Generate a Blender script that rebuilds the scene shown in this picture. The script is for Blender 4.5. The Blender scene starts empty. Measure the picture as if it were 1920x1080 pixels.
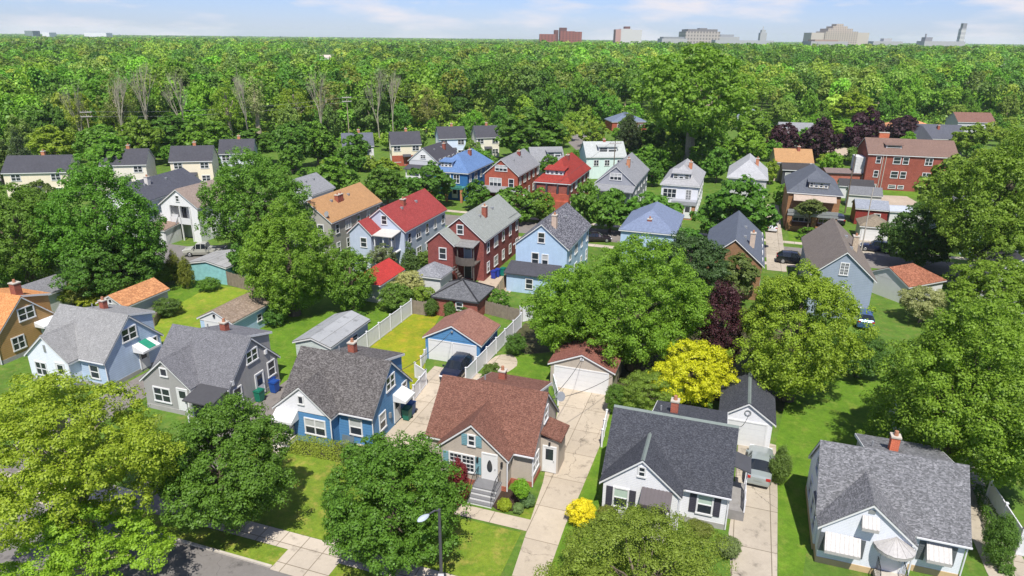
import bpy, math, random
import numpy as np
from mathutils import Vector, Matrix
rad = math.radians
SC = bpy.context.scene
COL = SC.collection
random.seed(7)

# ------------------------------------------------------------------ camera, sky, sun, exposure
CAM_H, FPX, TILT, ROLL = 30.0, 1280.0, rad(20.1), rad(0.6)
ct, st_, cr_, sr_ = math.cos(TILT), math.sin(TILT), math.cos(ROLL), math.sin(ROLL)
cam = bpy.data.cameras.new('camera')
cam.sensor_width = 36.0
cam.lens = FPX / 1920 * 36.0
cam.clip_start, cam.clip_end = 0.5, 30000
cam_o = bpy.data.objects.new('camera', cam)
COL.objects.link(cam_o)
_r0, _u0, _f0 = Vector((1, 0, 0)), Vector((0, st_, ct)), Vector((0, ct, -st_))
_r, _u = _r0 * cr_ + _u0 * sr_, _u0 * cr_ - _r0 * sr_
cam_o.matrix_world = Matrix(((_r.x, _u.x, -_f0.x, 0), (_r.y, _u.y, -_f0.y, 0), (_r.z, _u.z, -_f0.z, CAM_H), (0, 0, 0, 1)))
SC.camera = cam_o

SKY_TINT = (0.45, 0.51, 0.78)      # hazy blue of this day's sky
SUN_EL, SUN_AZ = 59.0, -2.0         # light travels almost straight away from the camera
world = bpy.data.worlds.new('World')
SC.world = world
world.use_nodes = True
nt = world.node_tree
nt.nodes.clear()
N = nt.nodes.new
w_out, w_bg, sky = N('ShaderNodeOutputWorld'), N('ShaderNodeBackground'), N('ShaderNodeTexSky')
sky.sky_type = 'NISHITA'
sky.sun_disc = False
sky.sun_elevation = rad(SUN_EL)
sky.sun_rotation = rad(180 + SUN_AZ)
sky.altitude = 200
sky.air_density, sky.dust_density, sky.ozone_density = 1.0, 0.3, 3.0
w_bg.inputs['Strength'].default_value = 0.135
tc, sep = N('ShaderNodeTexCoord'), N('ShaderNodeSeparateXYZ')
nt.links.new(tc.outputs['Generated'], sep.inputs[0])
mp, ns, rp, mx = N('ShaderNodeMapping'), N('ShaderNodeTexNoise'), N('ShaderNodeValToRGB'), N('ShaderNodeMix')
mp.inputs['Scale'].default_value = (3.0, 3.0, 15)
mp.inputs['Location'].default_value = (1.7, 0.0, 0.35)
ns.inputs['Scale'].default_value = 1.9
ns.inputs['Detail'].default_value = 7
ns.inputs['Roughness'].default_value = 0.55
rp.color_ramp.elements[0].position, rp.color_ramp.elements[1].position = 0.48, 0.66
mx.data_type = 'RGBA'
mx.inputs['B'].default_value = (4.8, 4.65, 5.0, 1)
nt.links.new(tc.outputs['Generated'], mp.inputs[0])
nt.links.new(mp.outputs[0], ns.inputs['Vector'])
nt.links.new(ns.outputs['Fac'], rp.inputs[0])
nt.links.new(rp.outputs[0], mx.inputs['Factor'])
tint = N('ShaderNodeVectorMath')
tint.operation = 'MULTIPLY'
tint.inputs[1].default_value = SKY_TINT
nt.links.new(sky.outputs[0], tint.inputs[0])
nt.links.new(tint.outputs[0], mx.inputs['A'])
nt.links.new(mx.outputs['Result'], w_bg.inputs['Color'])
nt.links.new(w_bg.outputs[0], w_out.inputs[0])
sun = bpy.data.lights.new('sun', 'SUN')
sun.energy, sun.angle, sun.color = 5.0, rad(0.53), (1.0, 0.955, 0.88)
sun_o = bpy.data.objects.new('sun', sun)
COL.objects.link(sun_o)
SD = Vector((math.cos(rad(SUN_EL)) * math.sin(rad(SUN_AZ)), math.cos(rad(SUN_EL)) * math.cos(rad(SUN_AZ)), -math.sin(rad(SUN_EL))))
sun_o.rotation_euler = SD.to_track_quat('-Z', 'Y').to_euler()
SC.view_settings.view_transform = 'Standard'
SC.view_settings.look = 'None'
SC.view_settings.exposure = 0.42
SC.view_settings.gamma = 1.0
SC.render.engine = 'CYCLES'
SC.cycles.max_bounces = 5
SC.cycles.diffuse_bounces = 4
SC.cycles.glossy_bounces = 2
SC.cycles.transmission_bounces = 3
SC.cycles.volume_bounces = 1
HAZE = 0.00007
SC.cycles.use_denoising = True
SC.cycles.caustics_reflective = SC.cycles.caustics_refractive = False

# ------------------------------------------------------------------ coordinates
def P(u, v, z=0.0):
    """world point at height z seen at picture position (u, v) of the 1920x1080 photograph"""
    a, b = u - 960, v - 540
    x, y = cr_ * a + sr_ * b, -sr_ * a + cr_ * b
    d = (x, FPX * ct - y * st_, -FPX * st_ - y * ct)
    t = (z - CAM_H) / d[2]
    return Vector((d[0] * t, d[1] * t, z))
def proj(X, Y, Z):
    zc = Y * ct - (Z - CAM_H) * st_
    yc = Y * st_ + (Z - CAM_H) * ct
    x, y = FPX * X / zc, -FPX * yc / zc
    return 960 + cr_ * x - sr_ * y, 540 + sr_ * x + cr_ * y, zc
YAW = -18.5
_cy, _sy = math.cos(rad(YAW)), math.sin(rad(YAW))
def G(gx, gy, z=0.0):
    """the street grid of the neighbourhood: gx along the streets, gy away from the camera"""
    return Vector((gx * _cy - gy * _sy, gx * _sy + gy * _cy, z))
def toG(p):
    return (p[0] * _cy + p[1] * _sy, -p[0] * _sy + p[1] * _cy)

# ------------------------------------------------------------------ mesh helpers
class MB:
    def __init__(s):
        s.v, s.f, s.m = [], [], []
    def face(s, pts, m=0):
        i = len(s.v)
        s.v += [tuple(p) for p in pts]
        s.f.append(tuple(range(i, i + len(pts))))
        s.m.append(m)
    def box(s, x0, x1, y0, y1, z0, z1, m=0):
        i = len(s.v)
        s.v += [(x0, y0, z0), (x1, y0, z0), (x1, y1, z0), (x0, y1, z0), (x0, y0, z1), (x1, y0, z1), (x1, y1, z1), (x0, y1, z1)]
        for q in ((0, 3, 2, 1), (4, 5, 6, 7), (0, 1, 5, 4), (1, 2, 6, 5), (2, 3, 7, 6), (3, 0, 4, 7)):
            s.f.append(tuple(i + k for k in q))
            s.m.append(m)
    def extrude(s, pts, d, m=0):
        """closed solid: polygon pts pushed along vector d"""
        n, i = len(pts), len(s.v)
        s.v += [tuple(p) for p in pts] + [(p[0] + d[0], p[1] + d[1], p[2] + d[2]) for p in pts]
        s.f.append(tuple(i + k for k in range(n)))
        s.f.append(tuple(i + n + k for k in reversed(range(n))))
        s.m += [m, m]
        for k in range(n):
            l = (k + 1) % n
            s.f.append((i + l, i + k, i + n + k, i + n + l))
            s.m.append(m)
    def tube(s, p, q, r0, r1, n=6, m=0, cap=True):
        p, q = Vector(p), Vector(q)
        d = (q - p)
        if d.length < 1e-6:
            return
        d.normalize()
        a = d.orthogonal().normalized()
        b = d.cross(a)
        i = len(s.v)
        for c, r in ((p, r0), (q, r1)):
            for k in range(n):
                t = 2 * math.pi * k / n
                s.v.append(tuple(c + a * (r * math.cos(t)) + b * (r * math.sin(t))))
        for k in range(n):
            l = (k + 1) % n
            s.f.append((i + k, i + l, i + n + l, i + n + k))
            s.m.append(m)
        if cap:
            s.f.append(tuple(i + n + k for k in range(n)))
            s.f.append(tuple(i + k for k in reversed(range(n))))
            s.m += [m, m]
    def mesh(s, name, mats):
        me = bpy.data.meshes.new(name)
        me.from_pydata(s.v, [], s.f)
        for m in (mats if isinstance(mats, (list, tuple)) else [mats]):
            me.materials.append(m)
        if any(s.m):
            me.polygons.foreach_set('material_index', s.m)
        me.update()
        return me
    def build(s, name, mats, parent=None, loc=None, rz=0.0):
        return link(name, s.mesh(name, mats), parent, loc, rz)
def link(name, me, parent=None, loc=None, rz=0.0):
    o = bpy.data.objects.new(name, me)
    COL.objects.link(o)
    if parent:
        o.parent = parent
    if loc is not None:
        o.location = loc
    if rz:
        o.rotation_euler = (0, 0, rz)
    return o
def tag(o, label=None, cat=None, group=None, kind=None):
    if label: o['label'] = label
    if cat: o['category'] = cat
    if group: o['group'] = group
    if kind: o['kind'] = kind
    return o
def thing(name, label, cat, loc=(0, 0, 0), yaw=0.0, group=None):
    o = bpy.data.objects.new(name, None)
    o.empty_display_size = 0.5
    COL.objects.link(o)
    o.location = loc
    o.rotation_euler = (0, 0, rad(yaw))
    return tag(o, label, cat, group)

# ------------------------------------------------------------------ materials
_mats = {}
def newmat(name):
    m = bpy.data.materials.new(name)
    m.use_nodes = True
    t = m.node_tree
    return m, t, t.nodes['Principled BSDF']
def nd(t, kind, **kw):
    n = t.nodes.new(kind)
    for k, v in kw.items():
        if hasattr(n, k):
            setattr(n, k, v)
        else:
            n.inputs[k.replace('_', ' ')].default_value = v
    return n
def ln(t, a, b):
    t.links.new(a, b)
def noise(t, co, scale, detail=3, rough=0.55):
    n = nd(t, 'ShaderNodeTexNoise', Scale=scale, Detail=detail, Roughness=rough)
    ln(t, co, n.inputs['Vector'])
    return n.outputs['Fac']
def ramp(t, fac, stops):
    r = nd(t, 'ShaderNodeValToRGB')
    e = r.color_ramp.elements
    while len(e) < len(stops):
        e.new(0.5)
    for k, (p, c) in enumerate(stops):
        e[k].position = p
        e[k].color = (c[0], c[1], c[2], 1)
    ln(t, fac, r.inputs[0])
    return r.outputs[0]
def mulc(t, col, fac, lo, hi):
    """multiply a colour by a factor mapped from 0..1 to lo..hi"""
    mr = nd(t, 'ShaderNodeMapRange')
    mr.inputs['To Min'].default_value, mr.inputs['To Max'].default_value = lo, hi
    ln(t, fac, mr.inputs['Value'])
    v = nd(t, 'ShaderNodeVectorMath', operation='MULTIPLY')
    if isinstance(col, tuple):
        v.inputs[0].default_value = col[:3]
    else:
        ln(t, col, v.inputs[0])
    ln(t, mr.outputs[0], v.inputs[1])
    return v.outputs[0]
def bump(t, b, h, strength, dist):
    n = nd(t, 'ShaderNodeBump')
    n.inputs['Strength'].default_value, n.inputs['Distance'].default_value = strength, dist
    ln(t, h, n.inputs['Height'])
    ln(t, n.outputs[0], b.inputs['Normal'])
def objco(t):
    return nd(t, 'ShaderNodeTexCoord').outputs['Object']
def saw(t, val, pitch):
    m = nd(t, 'ShaderNodeMath', operation='DIVIDE')
    ln(t, val, m.inputs[0])
    m.inputs[1].default_value = pitch
    f = nd(t, 'ShaderNodeMath', operation='FRACT')
    ln(t, m.outputs[0], f.inputs[0])
    return f.outputs[0]
def key(kind, *a):
    return (kind,) + tuple(tuple(round(x, 4) for x in q) if isinstance(q, tuple) else q for q in a)
def plain(col, rough=0.6, var=0.12, spec=0.4, metal=0.0, name='paint', scale=2.5):
    k = key(name, col, rough, var, spec, metal, scale)
    if k in _mats: return _mats[k]
    m, t, b = newmat(name)
    b.inputs['Roughness'].default_value, b.inputs['Metallic'].default_value = rough, metal
    b.inputs['Specular IOR Level'].default_value = spec
    c = mulc(t, tuple(col), noise(t, objco(t), scale, 5), 1 - var * 2, 1 + var * 2)
    ln(t, c, b.inputs['Base Color'])
    _mats[k] = m
    return m
def siding(col, pitch=0.2, var=0.06):
    k = key('siding', col, pitch, var)
    if k in _mats: return _mats[k]
    m, t, b = newmat('siding')
    b.inputs['Roughness'].default_value = 0.55
    b.inputs['Specular IOR Level'].default_value = 0.3
    co = objco(t)
    sp = nd(t, 'ShaderNodeSeparateXYZ')
    ln(t, co, sp.inputs[0])
    s = saw(t, sp.outputs['Z'], pitch)
    c = mulc(t, tuple(col), noise(t, co, 1.2, 6, 0.65), 1 - var * 2, 1 + var * 2)
    mst = nd(t, 'ShaderNodeMapping')
    mst.inputs['Scale'].default_value = (2.5, 2.5, 0.3)
    ln(t, co, mst.inputs[0])
    c = mulc(t, c, noise(t, mst.outputs[0], 1.3, 4, 0.65), 0.88, 1.12)
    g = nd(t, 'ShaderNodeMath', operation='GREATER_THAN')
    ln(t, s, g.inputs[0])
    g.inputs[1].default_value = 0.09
    c = mulc(t, c, g.outputs[0], 0.62, 1.0)      # shadow line under each board's lap, painted into the siding colour
    ln(t, c, b.inputs['Base Color'])
    bump(t, b, s, 0.06, 0.02)
    _mats[k] = m
    return m
def brick(c1, c2, name='brick', scale=1.0):
    k = key(name, c1, c2, scale)
    if k in _mats: return _mats[k]
    m, t, b = newmat(name)
    b.inputs['Roughness'].default_value = 0.85
    b.inputs['Specular IOR Level'].default_value = 0.2
    co = objco(t)
    sp = nd(t, 'ShaderNodeSeparateXYZ')
    ln(t, co, sp.inputs[0])
    ad = nd(t, 'ShaderNodeMath', operation='ADD')
    ln(t, sp.outputs['X'], ad.inputs[0]); ln(t, sp.outputs['Y'], ad.inputs[1])
    cb = nd(t, 'ShaderNodeCombineXYZ')
    ln(t, ad.outputs[0], cb.inputs['X']); ln(t, sp.outputs['Z'], cb.inputs['Y'])
    bt = nd(t, 'ShaderNodeTexBrick')
    bt.inputs['Scale'].default_value = 1.0 / scale
    for n, v in (('Brick Width', 0.24), ('Row Height', 0.08), ('Mortar Size', 0.008)):
        bt.inputs[n].default_value = v
    bt.inputs['Color1'].default_value = c1 + (1,)
    bt.inputs['Color2'].default_value = c2 + (1,)
    bt.inputs['Mortar'].default_value = tuple(min(1, x * 1.2 + 0.06) for x in c1) + (1,)
    ln(t, cb.outputs[0], bt.inputs['Vector'])
    c = mulc(t, bt.outputs['Color'], noise(t, co, 0.9, 6, 0.65), 0.6, 1.4)
    ln(t, c, b.inputs['Base Color'])
    bump(t, b, bt.outputs['Fac'], -0.3, 0.01)
    _mats[k] = m
    return m
def shingle(col, spk=0.3, scale=5.0, stain=0.12, col2=None):
    """asphalt shingles: courses along the height, mottled tabs, weather stains"""
    k = key('shingle', col, spk, scale, stain, col2)
    if k in _mats: return _mats[k]
    m, t, b = newmat('shingle')
    b.inputs['Roughness'].default_value = 0.9
    b.inputs['Specular IOR Level'].default_value = 0.25
    co = objco(t)
    sp = nd(t, 'ShaderNodeSeparateXYZ')
    ln(t, co, sp.inputs[0])
    s = saw(t, sp.outputs['Z'], 0.105)
    mpn = nd(t, 'ShaderNodeMapping')
    mpn.inputs['Scale'].default_value = (1, 1, 2.2)
    ln(t, co, mpn.inputs[0])
    vo = nd(t, 'ShaderNodeTexVoronoi', Scale=scale * 1.9)
    ln(t, mpn.outputs[0], vo.inputs['Vector'])
    sv = nd(t, 'ShaderNodeSeparateColor')
    ln(t, vo.outputs['Color'], sv.inputs[0])
    if col2:
        c = ramp(t, sv.outputs[0], [(0.25, col), (0.95, col2)])
        c = mulc(t, c, sv.outputs[1], 1 - spk * 0.5, 1 + spk * 0.5)
    else:
        c = mulc(t, tuple(col), sv.outputs[0], 1 - spk, 1 + spk)
    c = mulc(t, c, noise(t, co, 12, 3, 0.6), 0.75, 1.25)
    c = mulc(t, c, noise(t, co, 0.45, 5, 0.6), 1 - 2 * stain, 1 + 2 * stain)
    mst = nd(t, 'ShaderNodeMapping')
    mst.inputs['Scale'].default_value = (2.2, 2.2, 0.25)
    ln(t, co, mst.inputs[0])
    c = mulc(t, c, noise(t, mst.outputs[0], 1.4, 4, 0.65), 0.7, 1.3)
    g = nd(t, 'ShaderNodeMath', operation='GREATER_THAN')
    ln(t, s, g.inputs[0])
    g.inputs[1].default_value = 0.14
    c = mulc(t, c, g.outputs[0], 0.86, 1.0)
    ln(t, c, b.inputs['Base Color'])
    bump(t, b, s, 0.12, 0.02)
    _mats[k] = m
    return m
def slabs(col, w=3.0, h=3.0, name='concrete', var=0.16, crack=0.45, joint=0.02, off=0.0):
    k = key(name, col, w, h, var, crack)
    if k in _mats: return _mats[k]
    m, t, b = newmat(name)
    b.inputs['Roughness'].default_value = 0.9
    b.inputs['Specular IOR Level'].default_value = 0.2
    co = objco(t)
    c = mulc(t, tuple(col), noise(t, co, 0.35, 6, 0.62), 1 - 1.6 * var, 1 + 1.6 * var)
    c = mulc(t, c, noise(t, co, 3.0, 6, 0.7), 1 - var, 1 + var)
    c = mulc(t, c, noise(t, co, 25, 2, 0.7), 0.9, 1.1)
    sp2 = nd(t, 'ShaderNodeMapRange'); ln(t, noise(t, co, 0.9, 5, 0.7), sp2.inputs['Value']); sp2.inputs['From Min'].default_value, sp2.inputs['From Max'].default_value = 0.56, 0.72
    c = mulc(t, c, sp2.outputs[0], 1.0, 0.52)
    bt = nd(t, 'ShaderNodeTexBrick')
    bt.offset = off
    bt.inputs['Scale'].default_value = 1.0
    bt.inputs['Brick Width'].default_value, bt.inputs['Row Height'].default_value = w, h
    bt.inputs['Mortar Size'].default_value = joint
    bt.inputs['Color1'].default_value = (1, 1, 1, 1)
    bt.inputs['Color2'].default_value = (0.86, 0.86, 0.86, 1)
    bt.inputs['Mortar'].default_value = (0.42, 0.4, 0.36, 1)
    ln(t, co, bt.inputs['Vector'])
    v = nd(t, 'ShaderNodeVectorMath', operation='MULTIPLY')
    ln(t, c, v.inputs[0]); ln(t, bt.outputs['Color'], v.inputs[1])
    c = v.outputs[0]
    # wandering cracks
    nv = nd(t, 'ShaderNodeTexNoise', Scale=0.8, Detail=4)
    ln(t, co, nv.inputs['Vector'])
    av = nd(t, 'ShaderNodeVectorMath', operation='MULTIPLY_ADD')
    ln(t, nv.outputs['Color'], av.inputs[0]); av.inputs[1].default_value = (1.6, 1.6, 1.6); ln(t, co, av.inputs[2])
    vo = nd(t, 'ShaderNodeTexVoronoi', feature='DISTANCE_TO_EDGE', Scale=0.11)
    ln(t, av.outputs[0], vo.inputs['Vector'])
    g = nd(t, 'ShaderNodeMath', operation='GREATER_THAN')
    ln(t, vo.outputs['Distance'], g.inputs[0]); g.inputs[1].default_value = 0.0022
    c = mulc(t, c, g.outputs[0], 1 - crack, 1.0)
    ln(t, c, b.inputs['Base Color'])
    bump(t, b, noise(t, co, 30, 3), 0.2, 0.01)
    _mats[k] = m
    return m
def grass(c1, c2, c3=None, name='grass'):
    k = key(name, c1, c2, c3)
    if k in _mats: return _mats[k]
    m, t, b = newmat(name)
    b.inputs['Roughness'].default_value = 0.85
    b.inputs['Specular IOR Level'].default_value = 0.15
    co = objco(t)
    n1 = noise(t, co, 0.55, 6, 0.68)
    c = ramp(t, n1, [(0.32, c1), (0.68, c2)])
    if c3:
        mxn = nd(t, 'ShaderNodeMix', data_type='RGBA')
        ln(t, ramp(t, noise(t, co, 0.9, 5, 0.7), [(0.5, (0, 0, 0)), (0.7, (1, 1, 1))]), mxn.inputs['Factor'])
        ln(t, c, mxn.inputs['A'])
        mxn.inputs['B'].default_value = c3 + (1,)
        c = mxn.outputs['Result']
    c = mulc(t, c, noise(t, co, 0.22, 4, 0.6), 0.72, 1.28)
    c = mulc(t, c, noise(t, co, 3.2, 5, 0.75), 0.5, 1.5)
    c = mulc(t, c, noise(t, co, 14, 3, 0.8), 0.6, 1.4)
    ln(t, c, b.inputs['Base Color'])
    bump(t, b, noise(t, co, 9, 4, 0.8), 0.25, 0.08)
    _mats[k] = m
    return m
LEAF_GAIN = 1.48
def leafmat(name='leaf', trans=0.4, attr=None):
    k = (name, trans, attr)
    if k in _mats: return _mats[k]
    m, t, b = newmat(name)
    b.inputs['Roughness'].default_value = 0.5
    b.inputs['Specular IOR Level'].default_value = 0.28
    geo = nd(t, 'ShaderNodeNewGeometry')
    if attr:
        a = nd(t, 'ShaderNodeAttribute')
        a.attribute_name = attr
        src = a.outputs['Color']
    else:
        src = nd(t, 'ShaderNodeObjectInfo').outputs['Color']
    c = mulc(t, src, geo.outputs['Random Per Island'], 0.74 * LEAF_GAIN, 1.28 * LEAF_GAIN)
    wv = nd(t, 'ShaderNodeVectorMath', operation='MULTIPLY')
    ln(t, c, wv.inputs[0]); wv.inputs[1].default_value = (1.13, 1.03, 1.0)
    c = wv.outputs[0]
    ln(t, c, b.inputs['Base Color'])
    tr = nd(t, 'ShaderNodeBsdfTranslucent')
    hs = nd(t, 'ShaderNodeVectorMath', operation='MULTIPLY')
    ln(t, c, hs.inputs[0]); hs.inputs[1].default_value = (1.12, 1.28, 0.5)
    ln(t, hs.outputs[0], tr.inputs['Color'])
    ms = nd(t, 'ShaderNodeMixShader')
    ms.inputs[0].default_value = trans
    ln(t, b.outputs[0], ms.inputs[1]); ln(t, tr.outputs[0], ms.inputs[2])
    ln(t, ms.outputs[0], t.nodes['Material Output'].inputs['Surface'])
    _mats[k] = m
    return m
M_white = plain((0.64, 0.64, 0.635), 0.5, 0.04, name='white_paint')
M_vinyl = plain((0.66, 0.66, 0.68), 0.4, 0.03, name='white_vinyl')
M_glass = plain((0.025, 0.032, 0.04), 0.08, 0.1, 0.6, name='window_glass')
M_blind = plain((0.42, 0.43, 0.42), 0.4, 0.12, 0.5, name='window_blind')
M_gblind = plain((0.40, 0.50, 0.42), 0.4, 0.12, 0.5, name='window_blind_green')
M_brickred = brick((0.30, 0.085, 0.05), (0.20, 0.06, 0.04), 'chimney_brick')
M_black = plain((0.02, 0.02, 0.022), 0.5, 0.1, name='black_metal')
M_dark = plain((0.045, 0.045, 0.055), 0.55, 0.1, name='dark_paint')
M_metal = plain((0.30, 0.31, 0.32), 0.45, 0.12, 0.5, 0.3, name='grey_metal')
M_wood = plain((0.23, 0.19, 0.15), 0.85, 0.22, 0.2, name='grey_wood')
M_tanwood = plain((0.42, 0.33, 0.22), 0.8, 0.15, 0.2, name='tan_wood')
M_conc = plain((0.44, 0.40, 0.34), 0.9, 0.12, 0.2, name='plain_concrete')
M_bark = plain((0.15, 0.12, 0.09), 0.95, 0.3, 0.1, name='bark', scale=5)
M_palebark = plain((0.34, 0.29, 0.21), 0.95, 0.25, 0.1, name='pale_bark', scale=3)
M_leaf = leafmat()
M_needle = leafmat('needle', 0.12)
M_steel = plain((0.10, 0.10, 0.11), 0.5, 0.1, 0.4, 0.4, name='dark_steel')

# ------------------------------------------------------------------ windows, doors
_win = {}
def window_meshes(w, h, style, blind):
    k = (round(w, 2), round(h, 2), style, blind)
    if k in _win: return _win[k]
    f = MB()
    c, d = 0.11, 0.07
    f.box(-w/2 - c, w/2 + c, -d, 0.02, h/2, h/2 + c)
    f.box(-w/2 - c - 0.02, w/2 + c + 0.02, -d - 0.03, 0.02, -h/2 - c, -h/2)
    f.box(-w/2 - c, -w/2, -d, 0.02, -h/2, h/2)
    f.box(w/2, w/2 + c, -d, 0.02, -h/2, h/2)
    cols = {'dh': 1, 'twin': 2, 'triple': 3, 'grid': 2, 'one': 1}[style]
    for k2 in range(1, cols):
        x = -w/2 + w * k2 / cols
        f.box(x - 0.05, x + 0.05, -d + 0.003, 0.02, -h/2, h/2)
    cw = w / cols
    for k2 in range(cols):
        xa, xb = -w/2 + cw * k2 + (0.05 if k2 else 0), -w/2 + cw * (k2 + 1) - (0.05 if k2 < cols - 1 else 0)
        if style != 'one':
            f.box(xa, xb, -d + 0.012, 0.02, -0.035, 0.035)
        if style == 'grid':
            for z0, z1 in ((-h/2, -0.035), (0.035, h/2)):
                zm = (z0 + z1) / 2
                f.box(xa, xb, -d + 0.03, 0.02, zm - 0.016, zm + 0.016)
                for fx in (1/3, 2/3):
                    x = xa + (xb - xa) * fx
                    f.box(x - 0.016, x + 0.016, -d + 0.033, 0.02, z0, z1)
    p = MB()
    zs = -h/2 if blind == 2 else (-0.0 if blind else h/2)
    for k2 in range(cols):
        xa, xb = -w/2 + cw * k2, -w/2 + cw * (k2 + 1)
        if zs > -h/2:
            p.face([(xa, -0.02, -h/2), (xb, -0.02, -h/2), (xb, -0.02, zs), (xa, -0.02, zs)], 0)
        if zs < h/2:
            p.face([(xa, -0.02, zs), (xb, -0.02, zs), (xb, -0.02, h/2), (xa, -0.02, h/2)], 1)
    r = (f.mesh('window', M_white), p.mesh('pane', [M_glass, M_gblind if blind == 3 else M_blind]))
    _win[k] = r
    return r
ROT = {'f': 0.0, 'r': math.pi/2, 'b': math.pi, 'l': -math.pi/2}

HOUSES = []
class House:
    def __init__(s, name, label, origin, yaw, wall, roof, cat='house', group=None, trim=M_white):
        s.root = thing(name, label, cat, (origin[0], origin[1], 0), yaw, group)
        s.wall, s.roofm, s.trimm = wall, roof, trim
        s.wmats = [wall]
        s.W, s.T = MB(), MB()
        s.roofs = []
        s.ridge = MB()
    def wm(s, m):
        if m is None: return 0
        if m not in s.wmats: s.wmats.append(m)
        return s.wmats.index(m)
    def edge(s, p, q, out, h=0.17):
        """fascia or rake board tucked under a roof edge"""
        p, q, o = Vector(p), Vector(q), Vector(out).normalized()
        a, b = p - o * 0.012 - Vector((0, 0, h + 0.05)), q - o * 0.012 - Vector((0, 0, h + 0.05))
        c, d = q - o * 0.012 - Vector((0, 0, 0.063)), p - o * 0.012 - Vector((0, 0, 0.063))
        s.T.extrude([a, b, c, d], tuple(-o * 0.045))
    def block(s, x0, x1, y0, y1, ze, zr, axis='y', over=0.3, hf=0, hb=0, z0=-0.3, wall=None, roofm=None, walls=True, trim=True, mid=0.5, cap=False, name='roof', fs=0.0, bs=0.0):
        """walls and roof over the eave rectangle; ridge along axis, hf / hb = hip inset at the low / high end"""
        c0 = s.root.location + Matrix.Rotation(s.root.rotation_euler.z, 3, 'Z') @ Vector(((x0 + x1) / 2, (y0 + y1) / 2, 0))
        HOUSES.append((c0.x, c0.y, math.hypot(x1 - x0, y1 - y0) / 2))
        t = 0.075
        sw = (lambda p, q, z: (p, q, z)) if axis == 'y' else (lambda p, q, z: (q, p, z))
        p0, p1, q0, q1 = (x0, x1, y0, y1) if axis == 'y' else (y0, y1, x0, x1)
        pm = p0 + (p1 - p0) * mid
        sl, srr = (zr - ze) / (pm - p0), (zr - ze) / (p1 - pm)
        m = s.wm(wall)
        a, b, qa, qb = p0 + over, p1 - over, q0 + over * (1 if hf else 0.7), q1 - over * (1 if hb else 0.7)
        za, zb = ze + sl * over - t, ze + srr * over - t
        if walls:
            if hf == 0 and hb == 0:
                prof = [(a, z0), (b, z0), (b, zb), (pm, zr - t), (a, za)]
                s.W.extrude([sw(p, qa, z) for p, z in prof], Vector(sw(0, qb - qa, 0)), m)
            else:
                zz = min(za, zb)
                s.W.extrude([sw(p, qa, z) for p, z in [(a, z0), (b, z0), (b, zz), (a, zz)]], Vector(sw(0, qb - qa, 0)), m)
                if hf == 0 or hb == 0:
                    q = qa if hf == 0 else qb
                    s.W.extrude([sw(p, q, z) for p, z in [(a + 0.01, za - 0.05), (b - 0.01, za - 0.05), (pm, zr - t - 0.02)]], Vector(sw(0, 0.3 if hf == 0 else -0.3, 0)), m)
        R = MB()
        A, B, C, D = sw(p0, q0, ze), sw(pm, q0 + hf, zr), sw(pm, q1 - hb, zr), sw(p0, q1, ze)
        A2, D2 = sw(p1, q0, ze), sw(p1, q1, ze)
        dn = (0, 0, -0.06)
        if abs(hf + hb - (q1 - q0)) < 0.02:
            R.extrude([A, B, D], dn); R.extrude([A2, B, D2], dn)
        else:
            R.extrude([A, B, C, D], dn); R.extrude([A2, B, C, D2], dn)
        if hf: R.extrude([A, A2, B], dn)
        if hb: R.extrude([D, D2, C], dn)
        r = R.build(name, roofm or s.roofm, s.root)
        s.roofs.append(r)
        if trim:
            fo, bo, lo, ro = Vector(sw(0, -1, 0)), Vector(sw(0, 1, 0)), Vector(sw(-1, 0, 0)), Vector(sw(1, 0, 0))
            s.edge(A, D, lo); s.edge(A2, D2, ro)
            if hf: s.edge(A, A2, fo)
            else: s.edge(A, B, fo); s.edge(A2, B, fo)
            if hb: s.edge(D, D2, bo)
            else: s.edge(D, C, bo); s.edge(D2, C, bo)
        if cap:
            w = 0.13
            dz = max(sl, srr) * 0
            s.ridge.extrude([sw(pm - w, q0 + hf, zr + 0.02 - w * sl), sw(pm, q0 + hf, zr + 0.03), sw(pm + w, q0 + hf, zr + 0.02 - w * srr), sw(pm, q0 + hf, zr - 0.05)], Vector(sw(0, q1 - hb - q0 - hf, 0)))
        return r
    def slab(s, pts, t=0.12, m=None, name='roof', trim=None):
        R = MB()
        R.extrude(pts, (0, 0, -t))
        r = R.build(name, m or s.roofm, s.root)
        s.roofs.append(r)
        return r
    def chimney(s, x, y, z0, z1, w=0.6, d=0.6, m=None, pot=True, parent=None):
        b = MB()
        b.box(x - w/2, x + w/2, y - d/2, y + d/2, z0, z1)
        b.box(x - w/2 - 0.05, x + w/2 + 0.05, y - d/2 - 0.05, y + d/2 + 0.05, z1, z1 + 0.1, 1)
        if pot:
            b.tube((x, y, z1 + 0.1), (x, y, z1 + 0.4), 0.14, 0.12, 8, 2)
        return b.build('chimney', [m or M_brickred, M_conc, plain((0.35, 0.16, 0.09), 0.7, name='clay_pot')], parent or (s.roofs[0] if s.roofs else s.root))
    def win(s, side, u, z, w, h, plane, style='dh', blind=0, shut=None, sw=0.42):
        f, p = window_meshes(w, h, style, blind)
        loc = {'f': (u, plane, z), 'b': (u, plane, z), 'l': (plane, u, z), 'r': (plane, u, z)}[side]
        o = link('window', f, s.root, loc, ROT[side])
        link('pane', p, o)
        if shut:
            for k in (-1, 1):
                b = MB()
                x = k * (w/2 + 0.13 + sw/2)
                b.box(x - sw/2, x + sw/2, -0.055, -0.004, -h/2 - 0.06, h/2 + 0.06)
                for i in range(int(h / 0.14)):
                    zz = -h/2 + 0.05 + i * 0.14
                    b.box(x - sw/2 + 0.06, x + sw/2 - 0.06, -0.068, -0.056, zz, zz + 0.07)
                link('shutter', b.mesh('shutter', shut), s.root, loc, ROT[side])
        return o
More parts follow.
